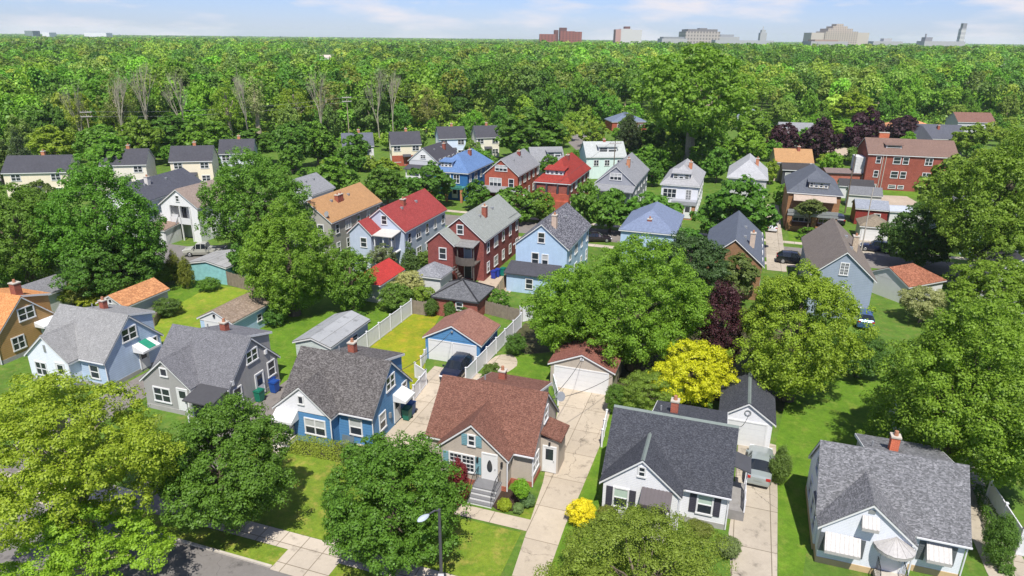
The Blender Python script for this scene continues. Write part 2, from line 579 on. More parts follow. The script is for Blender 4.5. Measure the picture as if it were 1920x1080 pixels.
    def door(s, side, u, z0, w, h, plane, m=None, glass=0.5):
        b = MB()
        c = 0.1
        b.box(-w/2 - c, -w/2, -0.08, 0.02, 0, h + c); b.box(w/2, w/2 + c, -0.08, 0.02, 0, h + c); b.box(-w/2, w/2, -0.08, 0.02, h, h + c)
        b.box(-w/2, w/2, -0.05, 0.02, 0, h, 1)
        loc = {'f': (u, plane, z0), 'b': (u, plane, z0), 'l': (plane, u, z0), 'r': (plane, u, z0)}[side]
        o = b.build('door', [M_white, m or M_white], s.root, loc, ROT[side])
        if glass:
            g = MB()
            if glass == 'oval':
                pts = [(0.2 * math.cos(t) * (1 - 0.25 * math.sin(t)), -0.056, h * 0.55 + 0.5 * math.sin(t)) for t in [k * math.pi / 8 for k in range(16)]]
                g.extrude(pts, (0, 0.01, 0))
            else:
                g.box(-w/2 + 0.14, w/2 - 0.14, -0.057, -0.04, h * (1 - glass), h - 0.14)
            g.build('door_glass', M_glass, o)
        k = MB()
        k.tube((w/2 - 0.09, -0.05, h * 0.47), (w/2 - 0.09, -0.12, h * 0.47), 0.035, 0.035, 6)
        k.build('handle', M_metal, o)
        return o
    def garage_door(s, u, w, h, plane, m=None, lines=4, side='f'):
        b = MB()
        for k in range(lines):
            z0 = h * k / lines
            b.box(-w/2, w/2, -0.03, 0.02, z0 + 0.012, z0 + h / lines - 0.012)
        b.box(-w/2, w/2, -0.015, 0.02, 0, h)
        loc = (u, plane, 0) if side in 'fb' else (plane, u, 0)
        o = b.build('garage_door', m or M_white, s.root, loc, ROT[side])
        f = MB()
        f.box(-w/2 - 0.12, -w/2, -0.06, 0.02, 0, h + 0.12); f.box(w/2, w/2 + 0.12, -0.06, 0.02, 0, h + 0.12); f.box(-w/2, w/2, -0.06, 0.02, h, h + 0.12)
        f.build('door_frame', M_white, o)
        return o
    def part(s, name, mb, m, loc=None, rz=0, parent=None):
        return mb.build(name, m, parent or s.root, loc, rz)
    def done(s, wname='wall'):
        if s.W.f: s.W.build(wname, s.wmats, s.root)
        if s.T.f: s.T.build('roof_trim', s.trimm, s.root)
        if s.ridge.f: s.ridge.build('ridge_cap', s.ridgem if hasattr(s, 'ridgem') else s.roofm, s.root)
        return s.root

# ------------------------------------------------------------------ ground, roads, paths
def sheet(name, pts, z, m, px=True, label=None):
    """flat ground sheet; px = corners as seen in the photograph on the ground plane, else grid metres"""
    g = [toG(P(u, v)) for u, v in pts] if px else pts
    b = MB()
    b.face([(x, y, z) for x, y in g])
    o = b.build(name, m)
    o.rotation_euler = (0, 0, rad(YAW))
    o['kind'] = 'structure'
    if label: o['label'] = label
    return o
def grect(name, x0, x1, y0, y1, z, m):
    return sheet(name, [(x0, y0), (x1, y0), (x1, y1), (x0, y1)], z, m, px=False)
GR_mid = grass((0.06, 0.12, 0.016), (0.10, 0.18, 0.024), (0.15, 0.17, 0.04))
GR_lush = grass((0.068, 0.14, 0.012), (0.112, 0.205, 0.016), (0.15, 0.205, 0.03))
GR_yel = grass((0.12, 0.20, 0.016), (0.20, 0.26, 0.022), (0.26, 0.25, 0.04))
GR_front = grass((0.09, 0.16, 0.014), (0.165, 0.22, 0.022), (0.26, 0.235, 0.05))
GR_gold = grass((0.14, 0.20, 0.012), (0.25, 0.25, 0.014), (0.33, 0.25, 0.03))
M_asph = slabs((0.185, 0.172, 0.162), 400, 400, 'asphalt', 0.16, 0.3)
M_asph2 = slabs((0.20, 0.18, 0.165), 400, 400, 'asphalt', 0.14, 0.35)
M_drive = slabs((0.44, 0.375, 0.29), 2.6, 3.4, 'concrete', 0.13, 0.4, 0.025, 0.0)
M_drive2 = slabs((0.40, 0.35, 0.28), 2.3, 4.2, 'concrete', 0.16, 0.5, 0.03, 0.0)
M_walk = slabs((0.47, 0.41, 0.335), 1.55, 1.5, 'sidewalk', 0.12, 0.4, 0.03, 0.0)
M_sand = slabs((0.42, 0.34, 0.26), 60, 60, 'gravel', 0.14, 0.1)
M_mulch = plain((0.045, 0.030, 0.022), 0.95, 0.3, 0.1, name='mulch', scale=9)
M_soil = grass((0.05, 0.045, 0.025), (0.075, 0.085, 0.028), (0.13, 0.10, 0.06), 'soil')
b = MB()
b.face([(-9000, -200, 0), (9000, -200, 0), (9000, 14000, 0), (-9000, 14000, 0)])
tag(b.build('ground', GR_mid), kind='structure')
# front street
grect('street', -120, 70, 16.5, 26.4, 0.006, M_asph)
grect('sidewalk', -120, 70, 28.1, 29.5, 0.018, M_walk)
kb = MB()
for x0, x1 in ((-120, -23.9), (-20.3, -12.9), (-6.6, 1.8), (6.2, 15.5), (20, 70)):
    kb.box(x0, x1, 26.4, 26.56, 0, 0.12)
k = kb.build('kerb', M_conc); k.rotation_euler = (0, 0, rad(YAW)); k['kind'] = 'structure'
for x0, x1 in ((-60, -37), (-23.9, -20.3), (-12.9, -6.6), (1.8, 6.2)):
    grect('driveway_apron', x0, x1, 26.3, 28.1, 0.022, M_walk)
grect('lawn', -37.5, -24.0, 29.55, 39.4, 0.01, GR_front)
grect('lawn', -24.6, -15.2, 29.55, 40.0, 0.012, GR_front)
grect('lawn', -15.2, -10.7, 29.55, 34.4, 0.013, GR_front)
grect('lawn', -11.3, -10.4, 35.7, 38.0, 0.013, GR_front)
grect('lawn', -8.3, -6.2, 29.55, 52.0, 0.012, GR_lush)
grect('verge', -37.0, -23.9, 26.56, 28.08, 0.012, GR_front)
grect('verge', -20.3, -12.9, 26.56, 28.08, 0.012, GR_front)
# driveways and front walks
sheet('driveway', [(950, 1110), (1016, 1110), (1060, 985), (1088, 925), (1124, 838), (1152, 748), (1152, 725), (1040, 705), (1048, 760), (1018, 905)], 0.026, M_drive)
grect('driveway', -26.0, -21.0, 39.6, 54.2, 0.024, M_drive)
sheet('driveway', [(1372, 1110), (1457, 1110), (1458, 930), (1455, 835), (1385, 815), (1376, 930), (1366, 1000)], 0.026, M_drive2)
grect('driveway', 16.9, 19.4, 29.5, 55.0, 0.024, M_drive2)
grect('driveway', -37.6, -33.6, 28.0, 50.5, 0.024, M_asph2)
grect('driveway', -51.0, -47.3, 28.0, 50.5, 0.024, M_asph2)
grect('front_walk', -15.6, -10.2, 34.6, 35.75, 0.028, M_drive)
grect('front_walk', -22.2, -20.9, 29.45, 31.2, 0.02, M_walk)
grect('front_walk', -31.6, -30.5, 29.5, 38.6, 0.02, M_walk)
def blob(name, cx, cy, rx, ry, z, m, n=18, seed=1):
    r = random.Random(seed)
    pts = [(cx + rx * (1 + r.uniform(-.12, .12)) * math.cos(2 * math.pi * k / n), cy + ry * (1 + r.uniform(-.12, .12)) * math.sin(2 * math.pi * k / n)) for k in range(n)]
    return sheet(name, pts, z, m, px=False)
blob('mulch_bed', -12.6, 37.2, 1.5, 1.25, 0.03, M_mulch, seed=4)
blob('mulch_bed', -17.2, 37.2, 1.2, 1.0, 0.03, M_mulch, seed=5)
grect('mulch_bed', -31.0, -24.4, 37.2, 39.6, 0.02, M_soil)
# backyards
sheet('lawn', [(690, 648), (770, 588), (826, 590), (800, 640), (796, 706), (760, 745), (700, 720)], 0.014, GR_gold, label='golden dry lawn inside the white fence beside the blue garage')
sheet('lawn', [(286, 598), (400, 534), (485, 544), (470, 565), (380, 612), (330, 640), (270, 640)], 0.014, GR_yel)
sheet('lawn', [(470, 665), (500, 580), (640, 545), (745, 575), (690, 625), (640, 700), (520, 735)], 0.012, GR_lush)
sheet('lawn', [(945, 690), (975, 650), (1035, 655), (1032, 740), (960, 735)], 0.014, GR_lush)
sheet('lawn', [(1455, 830), (1480, 720), (1690, 690), (1690, 820), (1540, 860), (1500, 1110), (1460, 1110)], 0.012, GR_lush)
sheet('lawn', [(300, 545), (380, 520), (410, 545), (330, 575)], 0.012, GR_lush)
blob('patio', *toG(P(942, 682)), 1.5, 2.2, 0.02, M_drive, seed=9)
sheet('garden_bed', [(955, 640), (985, 605), (1060, 640), (1035, 660), (985, 665)], 0.016, M_soil)
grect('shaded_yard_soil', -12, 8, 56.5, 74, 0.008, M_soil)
# second street and what lies along it
grect('street', -170, 120, 103.2, 110.2, 0.006, M_asph2)
grect('sidewalk', -150, 110, 112.2, 113.6, 0.014, M_walk)
grect('sidewalk', -150, 110, 99.6, 101.0, 0.014, M_walk)
for x0, x1, y0, y1 in ((5.0, 7.6, 97, 140), (18.6, 22.5, 110, 122), (-9.5, -7.4, 97, 116), (-24.5, -22.3, 78, 103), (-36.6, -34.6, 78, 103), (-3.0, -0.8, 110, 125), (-64.5, -56, 86.5, 103)):
    grect('driveway', x0, x1, y0, y1, 0.02, M_drive2)
grect('lawn', 8.6, 17, 112.5, 121, 0.012, GR_lush)
sheet('parking_lot', [(282, 490), (300, 455), (350, 462), (450, 470), (440, 505), (360, 515)], 0.024, M_asph)
sheet('patio', [(880, 545), (905, 520), (960, 500), (985, 520), (930, 575)], 0.018, M_sand)
sheet('parking_lot', [(1560, 302), (1545, 285), (1580, 276), (1604, 282), (1606, 302)], 0.012, M_sand)
sheet('gravel_yard', [(1640, 392), (1652, 366), (1700, 368), (1730, 385), (1700, 408), (1650, 410)], 0.014, M_sand)
sheet('lawn', [(1640, 368), (1645, 342), (1750, 352), (1760, 372)], 0.012, GR_lush)
sheet('lawn', [(1440, 360), (1450, 330), (1478, 335), (1482, 362)], 0.012, GR_lush)
sheet('lawn', [(1525, 305), (1535, 292), (1640, 300), (1640, 308)], 0.012, GR_lush)
sheet('lawn', [(1040, 252), (1048, 242), (1092, 240), (1090, 252)], 0.012, GR_yel)
sheet('street', [(1060, 262), (1068, 252), (1100, 252), (1125, 290), (1100, 300)], 0.016, M_asph2)
sheet('lawn', [(0, 545), (10, 510), (95, 490), (110, 510), (30, 540)], 0.012, GR_yel)

# ------------------------------------------------------------------ front row of one-and-a-half storey houses
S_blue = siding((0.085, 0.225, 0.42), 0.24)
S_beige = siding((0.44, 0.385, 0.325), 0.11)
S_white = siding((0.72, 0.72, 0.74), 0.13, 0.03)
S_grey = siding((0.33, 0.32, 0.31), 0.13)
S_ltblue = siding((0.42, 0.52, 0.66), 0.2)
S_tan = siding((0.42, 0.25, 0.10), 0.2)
F_brick = brick((0.33, 0.10, 0.055), (0.25, 0.08, 0.05), 'foundation_brick')
F_grey = plain((0.32, 0.31, 0.29), 0.9, 0.1, name='foundation')
F_tan = plain((0.50, 0.36, 0.20), 0.9, 0.1, name='foundation')
M_flash = plain((0.42, 0.42, 0.42), 0.5, 0.1, name='flashing')

def cape(label, ridge_px, wall, roofm, gx=(-8.3, -2.95), gwall=None, found=None, group='small houses in a row along the near street', capm=None, dormer=True, gout=-1.05, dwall=None):
    rp = P(ridge_px[0], ridge_px[1], 6.0)
    o = rp - Vector((_cy * 0.0 - _sy * 3.4, _sy * 0.0 + _cy * 3.4, 0))
    h = House('cape_cod_house', label, o, YAW, wall, roofm, 'house', group)
    if capm: h.ridgem = capm
    h.block(-8.35, 0, 0, 6.8, 2.7, 6.0, 'x', 0.25, cap=True)
    zr = 2.7 + (gx[1] - gx[0]) / 2 * 0.845
    yi = 3.4 * (zr - 2.7) / 3.3
    h.block(gx[0], gx[1], gout, yi + 0.2, 2.7, zr, 'y', 0.25, cap=True, wall=gwall)
    if found:
        f = MB()
        f.box(-8.19, -0.15, 0.22, 6.58, -0.2, 0.42)
        f.box(gx[0] + 0.22, gx[1] - 0.22, gout + 0.14, 0.3, -0.2, 0.42)
        h.part('foundation', f, found)
    if dormer:
        x0, x1 = -5.7, -0.75
        d = MB()
        d.extrude([(x0 + 0.15, 3.6, 4.2), (x0 + 0.15, 6.7, 2.9), (x0 + 0.15, 6.7, 4.85), (x0 + 0.15, 3.6, 5.75)], (x1 - x0 - 0.3, 0, 0))
        h.part('dormer', d, dwall or wall)
        h.slab([(x0, 3.44, 5.95), (x1, 3.44, 5.95), (x1, 6.95, 4.98), (x0, 6.95, 4.98)], 0.12, name='dormer_roof')
        for xx, dx in ((x1 + 0.004, 0.04), (x0 - 0.004, -0.04)):
            t = MB()
            t.extrude([(xx, 3.5, 5.72), (xx, 6.95, 4.76), (xx, 6.95, 4.96), (xx, 3.5, 5.92)], (dx, 0, 0))
            h.part('dormer_trim', t, M_white)
    # gutters, downspouts, a vent pipe
    g = MB()
    g.box(gx[1] + 0.1, 0.02, -0.11, -0.05, 2.58, 2.68)
    g.tube((gx[1] - 0.14, gout + 0.1, 2.5), (gx[1] - 0.14, gout + 0.1, 0.1), 0.05, 0.05, 6)
    g.tube((-0.12, 0.16, 2.5), (-0.12, 0.16, 0.1), 0.045, 0.045, 6)
    h.part('gutter', g, M_vinyl)
    v = MB()
    v.tube((-5.2, 4.15, 5.2), (-5.2, 4.15, 6.15), 0.06, 0.06, 8)
    h.part('vent_pipe', v, M_metal)
    h.gw, h.mw, h.rw, h.lw = gout + 0.175, 0.25, -0.175, -8.175
    return h
def awning(h, side, u, z, w, d, drop, plane, m, name='awning', ends=True):
    """sloped slab awning: top edge at z, out d, down drop"""
    b = MB()
    b.extrude([(-w/2, -0.02, 0), (w/2, -0.02, 0), (w/2, -d, -drop), (-w/2, -d, -drop)], (0, 0, -0.05))
    b.box(-w/2, w/2, -d - 0.03, -d, -drop - 0.2, -drop)
    if ends:
        for x in (-w/2, w/2 - 0.03):
            b.extrude([(x, -0.02, -0.05), (x, -d, -drop - 0.05), (x, -d, -drop - 0.2), (x, -0.02, -drop - 0.2)], (0.03, 0, 0))
    k = int(w / 0.22)
    for i in range(k):
        x = -w/2 + (i + 0.5) * w / k
        b.extrude([(x - 0.03, -0.02, 0.003), (x + 0.03, -0.02, 0.003), (x + 0.03, -d, 0.003 - drop), (x - 0.03, -d, 0.003 - drop)], (0, 0, 0.03))
    loc = {'f': (u, plane, z), 'r': (plane, u, z), 'l': (plane, u, z)}[side]
    return h.part(name, b, m, loc, ROT[side])
def steps(h, x, y, w, n, rise, run, m1, m2, side='f', rail=True, top=1.0):
    """stoop: top landing then n steps down towards -y"""
    b, t = MB(), MB()
    zt = n * rise
    b.box(-w/2, w/2, -top, 0, -0.1, zt - 0.04)
    t.box(-w/2 - 0.03, w/2 + 0.03, -top - 0.04, 0, zt - 0.04, zt)
    for k in range(1, n):
        z = zt - k * rise
        b.box(-w/2, w/2, -top - k * run, -top - (k - 1) * run, -0.1, z - 0.04)
        t.box(-w/2 - 0.03, w/2 + 0.03, -top - k * run - 0.03, -top - (k - 1) * run - 0.04, z - 0.04, z)
    o = h.part('steps', b, m1, (x, y, 0), ROT[side])
    t.build('tread', m2, o)
    if rail:
        for s in (-1, 1):
            r = MB()
            xx = s * (w/2 - 0.05)
            ye = -top - (n - 1) * run
            r.tube((xx, -0.05, zt + 0.9), (xx, -top, zt + 0.9), 0.025, 0.025, 5)
            r.tube((xx, -top, zt + 0.9), (xx, ye, 0.95), 0.025, 0.025, 5)
            for yy in np.linspace(-0.1, ye, 9):
                zb = zt if yy > -top else zt - (-top - yy) / run * rise - rise * .5
                ze = zt + 0.9 if yy > -top else zt + 0.9 + (0.95 - zt - 0.9) * (-top - yy) / ((n - 1) * run + 1e-6)
                r.tube((xx, yy, max(zb, 0)), (xx, yy, ze), 0.015, 0.015, 4)
            r.build('railing', M_black, o)
    return o
# --- blue house
ROOF_brn = shingle((0.062, 0.056, 0.054), 0.25, 5.0, 0.05, (0.155, 0.145, 0.14))
h = cape('bright blue clapboard house with white front gable and dark grey roof', (734, 677), S_blue, ROOF_brn, gwall=S_blue)
gp = MB()
gp.extrude([(-8.2, -0.92, 2.72), (-3.05, -0.92, 2.72), (-5.62, -0.92, 4.8)], (0, 0.05, 0))
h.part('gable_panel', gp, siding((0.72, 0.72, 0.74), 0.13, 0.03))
h.win('f', -5.6, 3.75, 0.35, 0.6, -0.92, 'one')
h.win('f', -4.55, 1.55, 1.7, 1.25, h.gw, 'twin', 1)
h.win('f', -1.65, 1.5, 0.95, 1.3, h.mw, 'dh', 1)
h.door('f', -7.1, 0.55, 0.95, 2.0, h.gw, M_white, 0.3)
awning(h, 'f', -6.95, 2.75, 1.9, 0.95, 0.6, h.gw, M_white)
steps(h, -7.1, h.gw, 1.5, 3, 0.18, 0.3, M_white, M_conc)
h.win('r', 3.3, 4.15, 1.25, 1.05, h.rw, 'twin')
h.win('r', 1.75, 1.5, 0.85, 1.3, h.rw, 'dh', 1)
h.win('r', 5.55, 2.6, 0.7, 0.8, h.rw, 'dh')
h.door('r', 4.15, 0.2, 0.9, 2.0, h.rw, M_white, 0.4)
awning(h, 'r', 4.4, 2.9, 1.7, 1.15, 0.45, h.rw, M_white)
h.chimney(-4.1, 4.4, 5.2, 6.5, 0.55, 0.55, parent=h.roofs[0])
mt = MB(); mt.box(-0.16, 0, 2.75, 2.95, 1.2, 1.65)
h.part('meter_box', mt, M_metal)
h.done()
# --- beige house
ROOF_red = shingle((0.115, 0.05, 0.035), 0.25, 6.5, 0.05, (0.205, 0.10, 0.072))
h = cape('beige house with reddish brown roof, white oval-glass front door and side entry', (1029, 736), S_beige, ROOF_red, gx=(-7.05, -1.5), found=F_brick)
SH_b = plain((0.16, 0.30, 0.34), 0.5, 0.06, name='blue_grey_shutter')
h.win('f', -4.3, 3.65, 0.4, 0.75, h.gw, 'dh', 0, SH_b, 0.42)
h.win('f', -5.05, 1.7, 1.8, 1.25, h.gw, 'grid', 0, SH_b, 0.42)
h.door('f', -2.95, 0.75, 1.0, 2.05, h.gw, M_white, 'oval')
steps(h, -2.95, h.gw, 1.75, 4, 0.19, 0.32, M_white, plain((0.16, 0.16, 0.165), 0.7, 0.1, name='grey_tread'), top=1.1)
for x in (-3.85, -2.05):
    lb = MB(); lb.box(x - 0.07, x + 0.07, h.gw - 0.16, h.gw - 0.01, 2.05, 2.4)
    h.part('porch_light', lb, M_black)
h.win('r', 0.95, 1.65, 1.3, 1.15, h.rw, 'twin')
h.win('r', 3.4, 4.2, 0.8, 1.0, h.rw, 'dh')
v = MB()
v.box(-0.2, 1.15, 2.3, 4.3, 0, 2.85)
h.part('side_entry', v, S_beige)
h.slab([(-0.25, 2.1, 3.4), (1.4, 2.1, 2.95), (1.4, 4.5, 2.95), (-0.25, 4.5, 3.4)], 0.13, name='side_entry_roof')
h.door('f', 0.5, 0.1, 0.85, 2.1, 2.3, M_white, 0.5)
lb = MB(); lb.box(0.42, 0.56, 2.16, 2.28, 2.4, 2.62); h.part('porch_light', lb, M_black)
h.chimney(-4.2, 5.3, 4.6, 6.1, 0.5, 0.5, parent=h.roofs[0])
d = MB()
d.tube((-0.12, 5.4, 4.3), (0.35, 5.3, 4.75), 0.03, 0.03, 6)
d.tube((0.35, 5.3, 4.75), (0.48, 5.2, 4.82), 0.05, 0.38, 14)
h.part('satellite_dish', d, M_metal)
h.done()
# --- white house with dark roof
ROOF_sl = shingle((0.034, 0.037, 0.046), 0.25, 7.0, 0.07, (0.075, 0.078, 0.09))
M_cap = plain((0.16, 0.19, 0.175), 0.8, 0.1, name='ridge_cap')
h = cape('white house with charcoal roof, dark shutters and dark awning over its door', (1386, 799), S_white, ROOF_sl, found=F_grey, capm=M_cap)
SH_d = plain((0.05, 0.048, 0.065), 0.55, 0.08, name='dark_shutter')
h.win('f', -5.62, 3.95, 0.32, 0.62, h.gw, 'dh', 0)
h.win('f', -6.85, 1.65, 0.85, 1.35, h.gw, 'dh', 3, SH_d, 0.42)
h.win('f', -1.55, 1.65, 0.85, 1.35, h.mw, 'dh', 3, SH_d, 0.42)
h.door('f', -4.35, 0.4, 0.95, 2.0, h.gw, SH_d, 0.4)
awning(h, 'f', -4.55, 2.85, 1.95, 1.0, 0.62, h.gw, plain((0.075, 0.062, 0.068), 0.55, 0.08, name='dark_awning'), ends=False)
steps(h, -4.35, h.gw, 1.6, 3, 0.16, 0.3, M_conc, M_conc)
h.win('l', 2.0, 1.6, 0.8, 1.2, h.lw, 'dh'); h.win('l', 3.4, 4.2, 0.9, 1.0, h.lw, 'dh')
h.win('r', 1.7, 1.6, 0.8, 1.2, h.rw, 'dh')
h.door('r', 3.9, 0.8, 0.9, 2.0, h.rw, M_white, 0.4)
h.slab([(-0.2, 3.0, 3.25), (1.15, 3.0, 2.85), (1.15, 4.9, 2.85), (-0.2, 4.9, 3.25)], 0.1, plain((0.06, 0.062, 0.072), 0.8, 0.1, name='porch_roof'), 'porch_roof')
pr = MB()
dk = MB(); dk.box(-0.15, 1.0, 1.5, 4.8, 0, 0.75); h.part('porch_deck', dk, plain((0.22, 0.21, 0.2), 0.8, 0.15, name='deck'))
for y in (1.5, 2.6, 3.7, 4.8):
    pr.box(0.92, 1.0, y - 0.04, y + 0.04, 0.75, 2.7 if y > 3.6 else 1.75)
pr.box(0.94, 0.98, 1.5, 3.7, 1.65, 1.72); pr.box(0.94, 0.98, 1.5, 3.7, 0.9, 0.96)
for k in range(14):
    pr.box(0.945, 0.975, 1.6 + k * 0.15, 1.64 + k * 0.15, 0.96, 1.65)
h.part('porch_railing', pr, M_vinyl)
h.chimney(-4.3, 4.3, 5.2, 6.6, 0.5, 0.5, parent=h.roofs[0])
h.done()
# --- white house with awnings
ROOF_gr = shingle((0.10, 0.102, 0.107), 0.3, 4.6, 0.05, (0.20, 0.20, 0.21))
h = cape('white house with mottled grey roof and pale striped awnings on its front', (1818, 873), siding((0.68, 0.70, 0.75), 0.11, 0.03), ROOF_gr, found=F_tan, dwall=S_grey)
M_aw = plain((0.37, 0.355, 0.34), 0.5, 0.15, name='awning_metal', scale=7)
SH_g = plain((0.10, 0.11, 0.12), 0.55, 0.08, name='grey_shutter')
h.win('f', -6.85, 1.6, 1.5, 1.2, h.gw, 'twin', 0, SH_g, 0.38)
h.win('f', -1.55, 1.6, 0.95, 1.2, h.mw, 'dh', 0, SH_g, 0.38)
h.win('f', -5.62, 3.55, 0.55, 0.55, h.gw, 'dh')
awning(h, 'f', -6.85, 2.35, 1.95, 0.8, 0.75, h.gw, M_aw)
awning(h, 'f', -1.55, 2.35, 1.3, 0.8, 0.75, h.mw, M_aw)
awning(h, 'f', -5.62, 4.0, 0.9, 0.55, 0.5, h.gw, M_aw)
h.door('f', -4.1, 0.45, 0.95, 2.0, h.gw, M_white, 0.5)
fan = MB()
for k in range(14):
    a0, a1 = math.pi * k / 14, math.pi * (k + 1) / 14
    r1 = 1.12
    p0, p1 = (-r1 * math.cos(a0), -r1 * math.sin(a0) * 1.0, -0.62), (-r1 * math.cos(a1), -r1 * math.sin(a1) * 1.0, -0.62)
    dz = 0.03 if k % 2 else 0
    fan.extrude([(0, -0.02, dz), (p0[0], p0[1], p0[2] + dz), (p1[0], p1[1], p1[2] + dz)], (0, 0, -0.05))
    fan.extrude([p0, p1, (p1[0], p1[1], p1[2] - 0.18), (p0[0], p0[1], p0[2] - 0.18)], (0.01 * math.cos(a0), 0.01, 0))
h.part('fan_awning', fan, M_aw, (-4.1, h.gw, 2.95))
vn = MB(); vn.box(-5.8, -5.45, h.gw - 0.04, h.gw + 0.02, 4.2, 4.45); h.part('gable_vent', vn, M_metal)
steps(h, -4.1, h.gw, 1.5, 3, 0.16, 0.3, M_conc, M_conc)
for y in (1.0, 2.6, 4.6): h.win('l', y, 1.6, 0.8, 1.2, h.lw, 'dh')
h.win('l', 3.4, 4.2, 0.9, 1.0, h.lw, 'dh')
h.chimney(-4.0, 4.2, 5.3, 6.7, 0.5, 0.5, brick((0.5, 0.13, 0.06), (0.42, 0.10, 0.05), 'orange_brick'), parent=h.roofs[0])
h.done()
# --- grey house
ROOF_g2 = shingle((0.105, 0.105, 0.114), 0.3, 8.0, 0.07, (0.185, 0.185, 0.198))
h = cape('grey sided house with grey roof and white trim beside the bright blue house', (471, 632), S_grey, ROOF_g2, found=F_grey)
h.win('f', -5.62, 3.75, 0.6, 0.62, h.gw, 'one')
h.win('f', -6.2, 1.55, 1.6, 1.2, h.gw, 'twin', 0)
h.door('f', -4.0, 0.45, 0.95, 2.0, h.gw, M_white, 0.4)
h.slab([(-2.9, -2.1, 2.3), (-0.05, -2.1, 2.3), (-0.05, 0.35, 2.82), (-2.9, 0.35, 2.82)], 0.1, plain((0.055, 0.055, 0.06), 0.9, 0.1, name='porch_roof'), 'porch_roof')
for x in (-2.7, -0.3):
    pp = MB(); pp.box(x - 0.06, x + 0.06, -1.95, -1.83, 0, 2.22); h.part('porch_post', pp, M_vinyl)
h.win('r', 3.35, 4.25, 1.3, 1.0, h.rw, 'twin'); h.win('r', 1.1, 1.6, 0.85, 1.3, h.rw); h.win('r', 5.6, 2.0, 0.85, 1.3, h.rw)
h.door('r', 3.9, 0.25, 0.95, 2.05, h.rw, M_white, 0.55)
for y, z in ((0.6, 3.0), (5.0, 3.9)):
    b = MB(); b.box(-0.16, 0.02, y - .12, y + .12, z - .2, z + .2); h.part('wall_box', b, M_white)
h.chimney(-3.6, 4.4, 5.2, 6.4, 0.55, 0.55, parent=h.roofs[0])
h.done()
# --- light blue house
ROOF_lg = shingle((0.19, 0.19, 0.188), 0.25, 8.0, 0.05, (0.28, 0.28, 0.275))
h = cape('light blue house with pale grey roof and green striped side awning', (241, 591), S_ltblue, ROOF_lg, gwall=siding((0.72, 0.76, 0.82), 0.15, 0.03), found=F_grey)
vn = MB(); vn.box(-5.75, -5.5, h.gw - 0.05, h.gw + 0.02, 3.3, 4.0); h.part('gable_vent', vn, M_metal)
h.win('f', -6.6, 1.5, 1.2, 1.2, h.gw, 'twin'); h.win('f', -1.6, 1.5, 0.9, 1.2, h.mw)
h.door('f', -4.2, 0.4, 0.9, 2.0, h.gw)
h.win('r', 3.2, 4.2, 1.5, 1.1, h.rw, 'twin'); h.win('r', 5.6, 2.3, 0.9, 0.9, h.rw, 'twin')
aw = awning(h, 'r', 4.3, 3.0, 2.1, 1.2, 0.5, h.rw, M_white)
gs = MB(); gs.extrude([(-0.3, -0.02, 0.04), (0.55, -0.02, 0.04), (0.55, -1.2, -0.46), (-0.3, -1.2, -0.46)], (0, 0, 0.02))
gs.build('green_stripe', plain((0.02, 0.22, 0.13), 0.5, name='green_paint'), aw)
h.door('r', 4.3, 0.25, 0.9, 2.0, h.rw)
h.chimney(-4.3, 4.6, 5.2, 6.4, 0.5, 0.5, parent=h.roofs[0])
h.done()
# --- tan house
ROOF_or = shingle((0.40, 0.16, 0.055), 0.3, 6.0, 0.08, (0.58, 0.29, 0.12))
h = cape('tan sided house with bright orange roof at the left edge', (39, 555), S_tan, ROOF_or, found=F_grey)
h.win('r', 3.6, 4.1, 1.5, 1.15, h.rw, 'twin'); h.win('r', 2.2, 1.5, 1.1, 1.2, h.rw, 'twin')
awning(h, 'r', 5.2, 2.9, 2.2, 1.3, 0.3, h.rw, M_white)
h.door('r', 5.2, 0.2, 0.9, 2.0, h.rw)
h.chimney(-1.2, 3.9, 5.2, 7.0, 0.7, 0.7, parent=h.roofs[0])
h.done()

# ------------------------------------------------------------------ garages and sheds
def garage(label, fr, W, D, ze, zr, wall, roofm, axis='y', door=True, hf=0, hb=0, yaw=YAW, z=None, name='garage', cat='garage', dw=None, trim=M_white, win_r=0, cap=False, mid=0.5, group=None):
    o = P(fr[0], fr[1], ze)
    h = House(name, label, o, yaw, wall, roofm, cat, group, trim)
    h.block(-W, 0, 0, D, ze, zr, axis, 0.25, hf=hf, hb=hb, cap=cap, mid=mid)
    h.fw = 0.25 if (axis == 'x' or hf) else 0.175
    h.rw, h.lw = (-0.25, -W + 0.25) if axis == 'y' else (-0.175, -W + 0.175)
    if door:
        h.garage_door(-W / 2, dw or W - 1.4, min(2.1, ze - 0.3), h.fw)
    for k in range(win_r):
        h.win('r', D * (k + 0.5) / win_r, 1.4, 0.7, 0.6, h.rw, 'twin')
    return h
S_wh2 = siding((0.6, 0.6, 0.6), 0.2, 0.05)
h = garage('bright blue garage with brown roof and white double door behind the fence', (903, 648), 6.25, 5.4, 2.4, 4.05, S_blue, shingle((0.20, 0.095, 0.07), 0.2, 4, 0.08, (0.27, 0.14, 0.105)), hb=0.6)
c = MB(); c.box(-3.19, -3.05, h.fw - 0.12, h.fw - 0.02, 0, 2.15); h.part('door_post', c, M_white)
lt = MB(); lt.box(-3.2, -3.0, h.fw - 0.15, h.fw, 3.25, 3.4); h.part('garage_light', lt, M_metal)
h.win('r', 3.4, 1.4, 0.6, 0.6, h.rw); h.done()
h = garage('beige garage with brown roof at the end of the long driveway', (1154, 700), 6.2, 5.2, 2.4, 3.75, siding((0.42, 0.37, 0.31), 0.11), shingle((0.16, 0.06, 0.045), 0.3, 6, 0.08, (0.24, 0.10, 0.075)))
vn = MB(); vn.box(-3.25, -2.9, h.fw - 0.06, h.fw, 3.05, 3.35); h.part('gable_vent', vn, M_white)
h.done()
h = garage('small white garage with charcoal roof in front of the silver sedan', (1456, 797), 4.3, 5.6, 2.4, 3.9, S_white, ROOF_sl, cap=True)
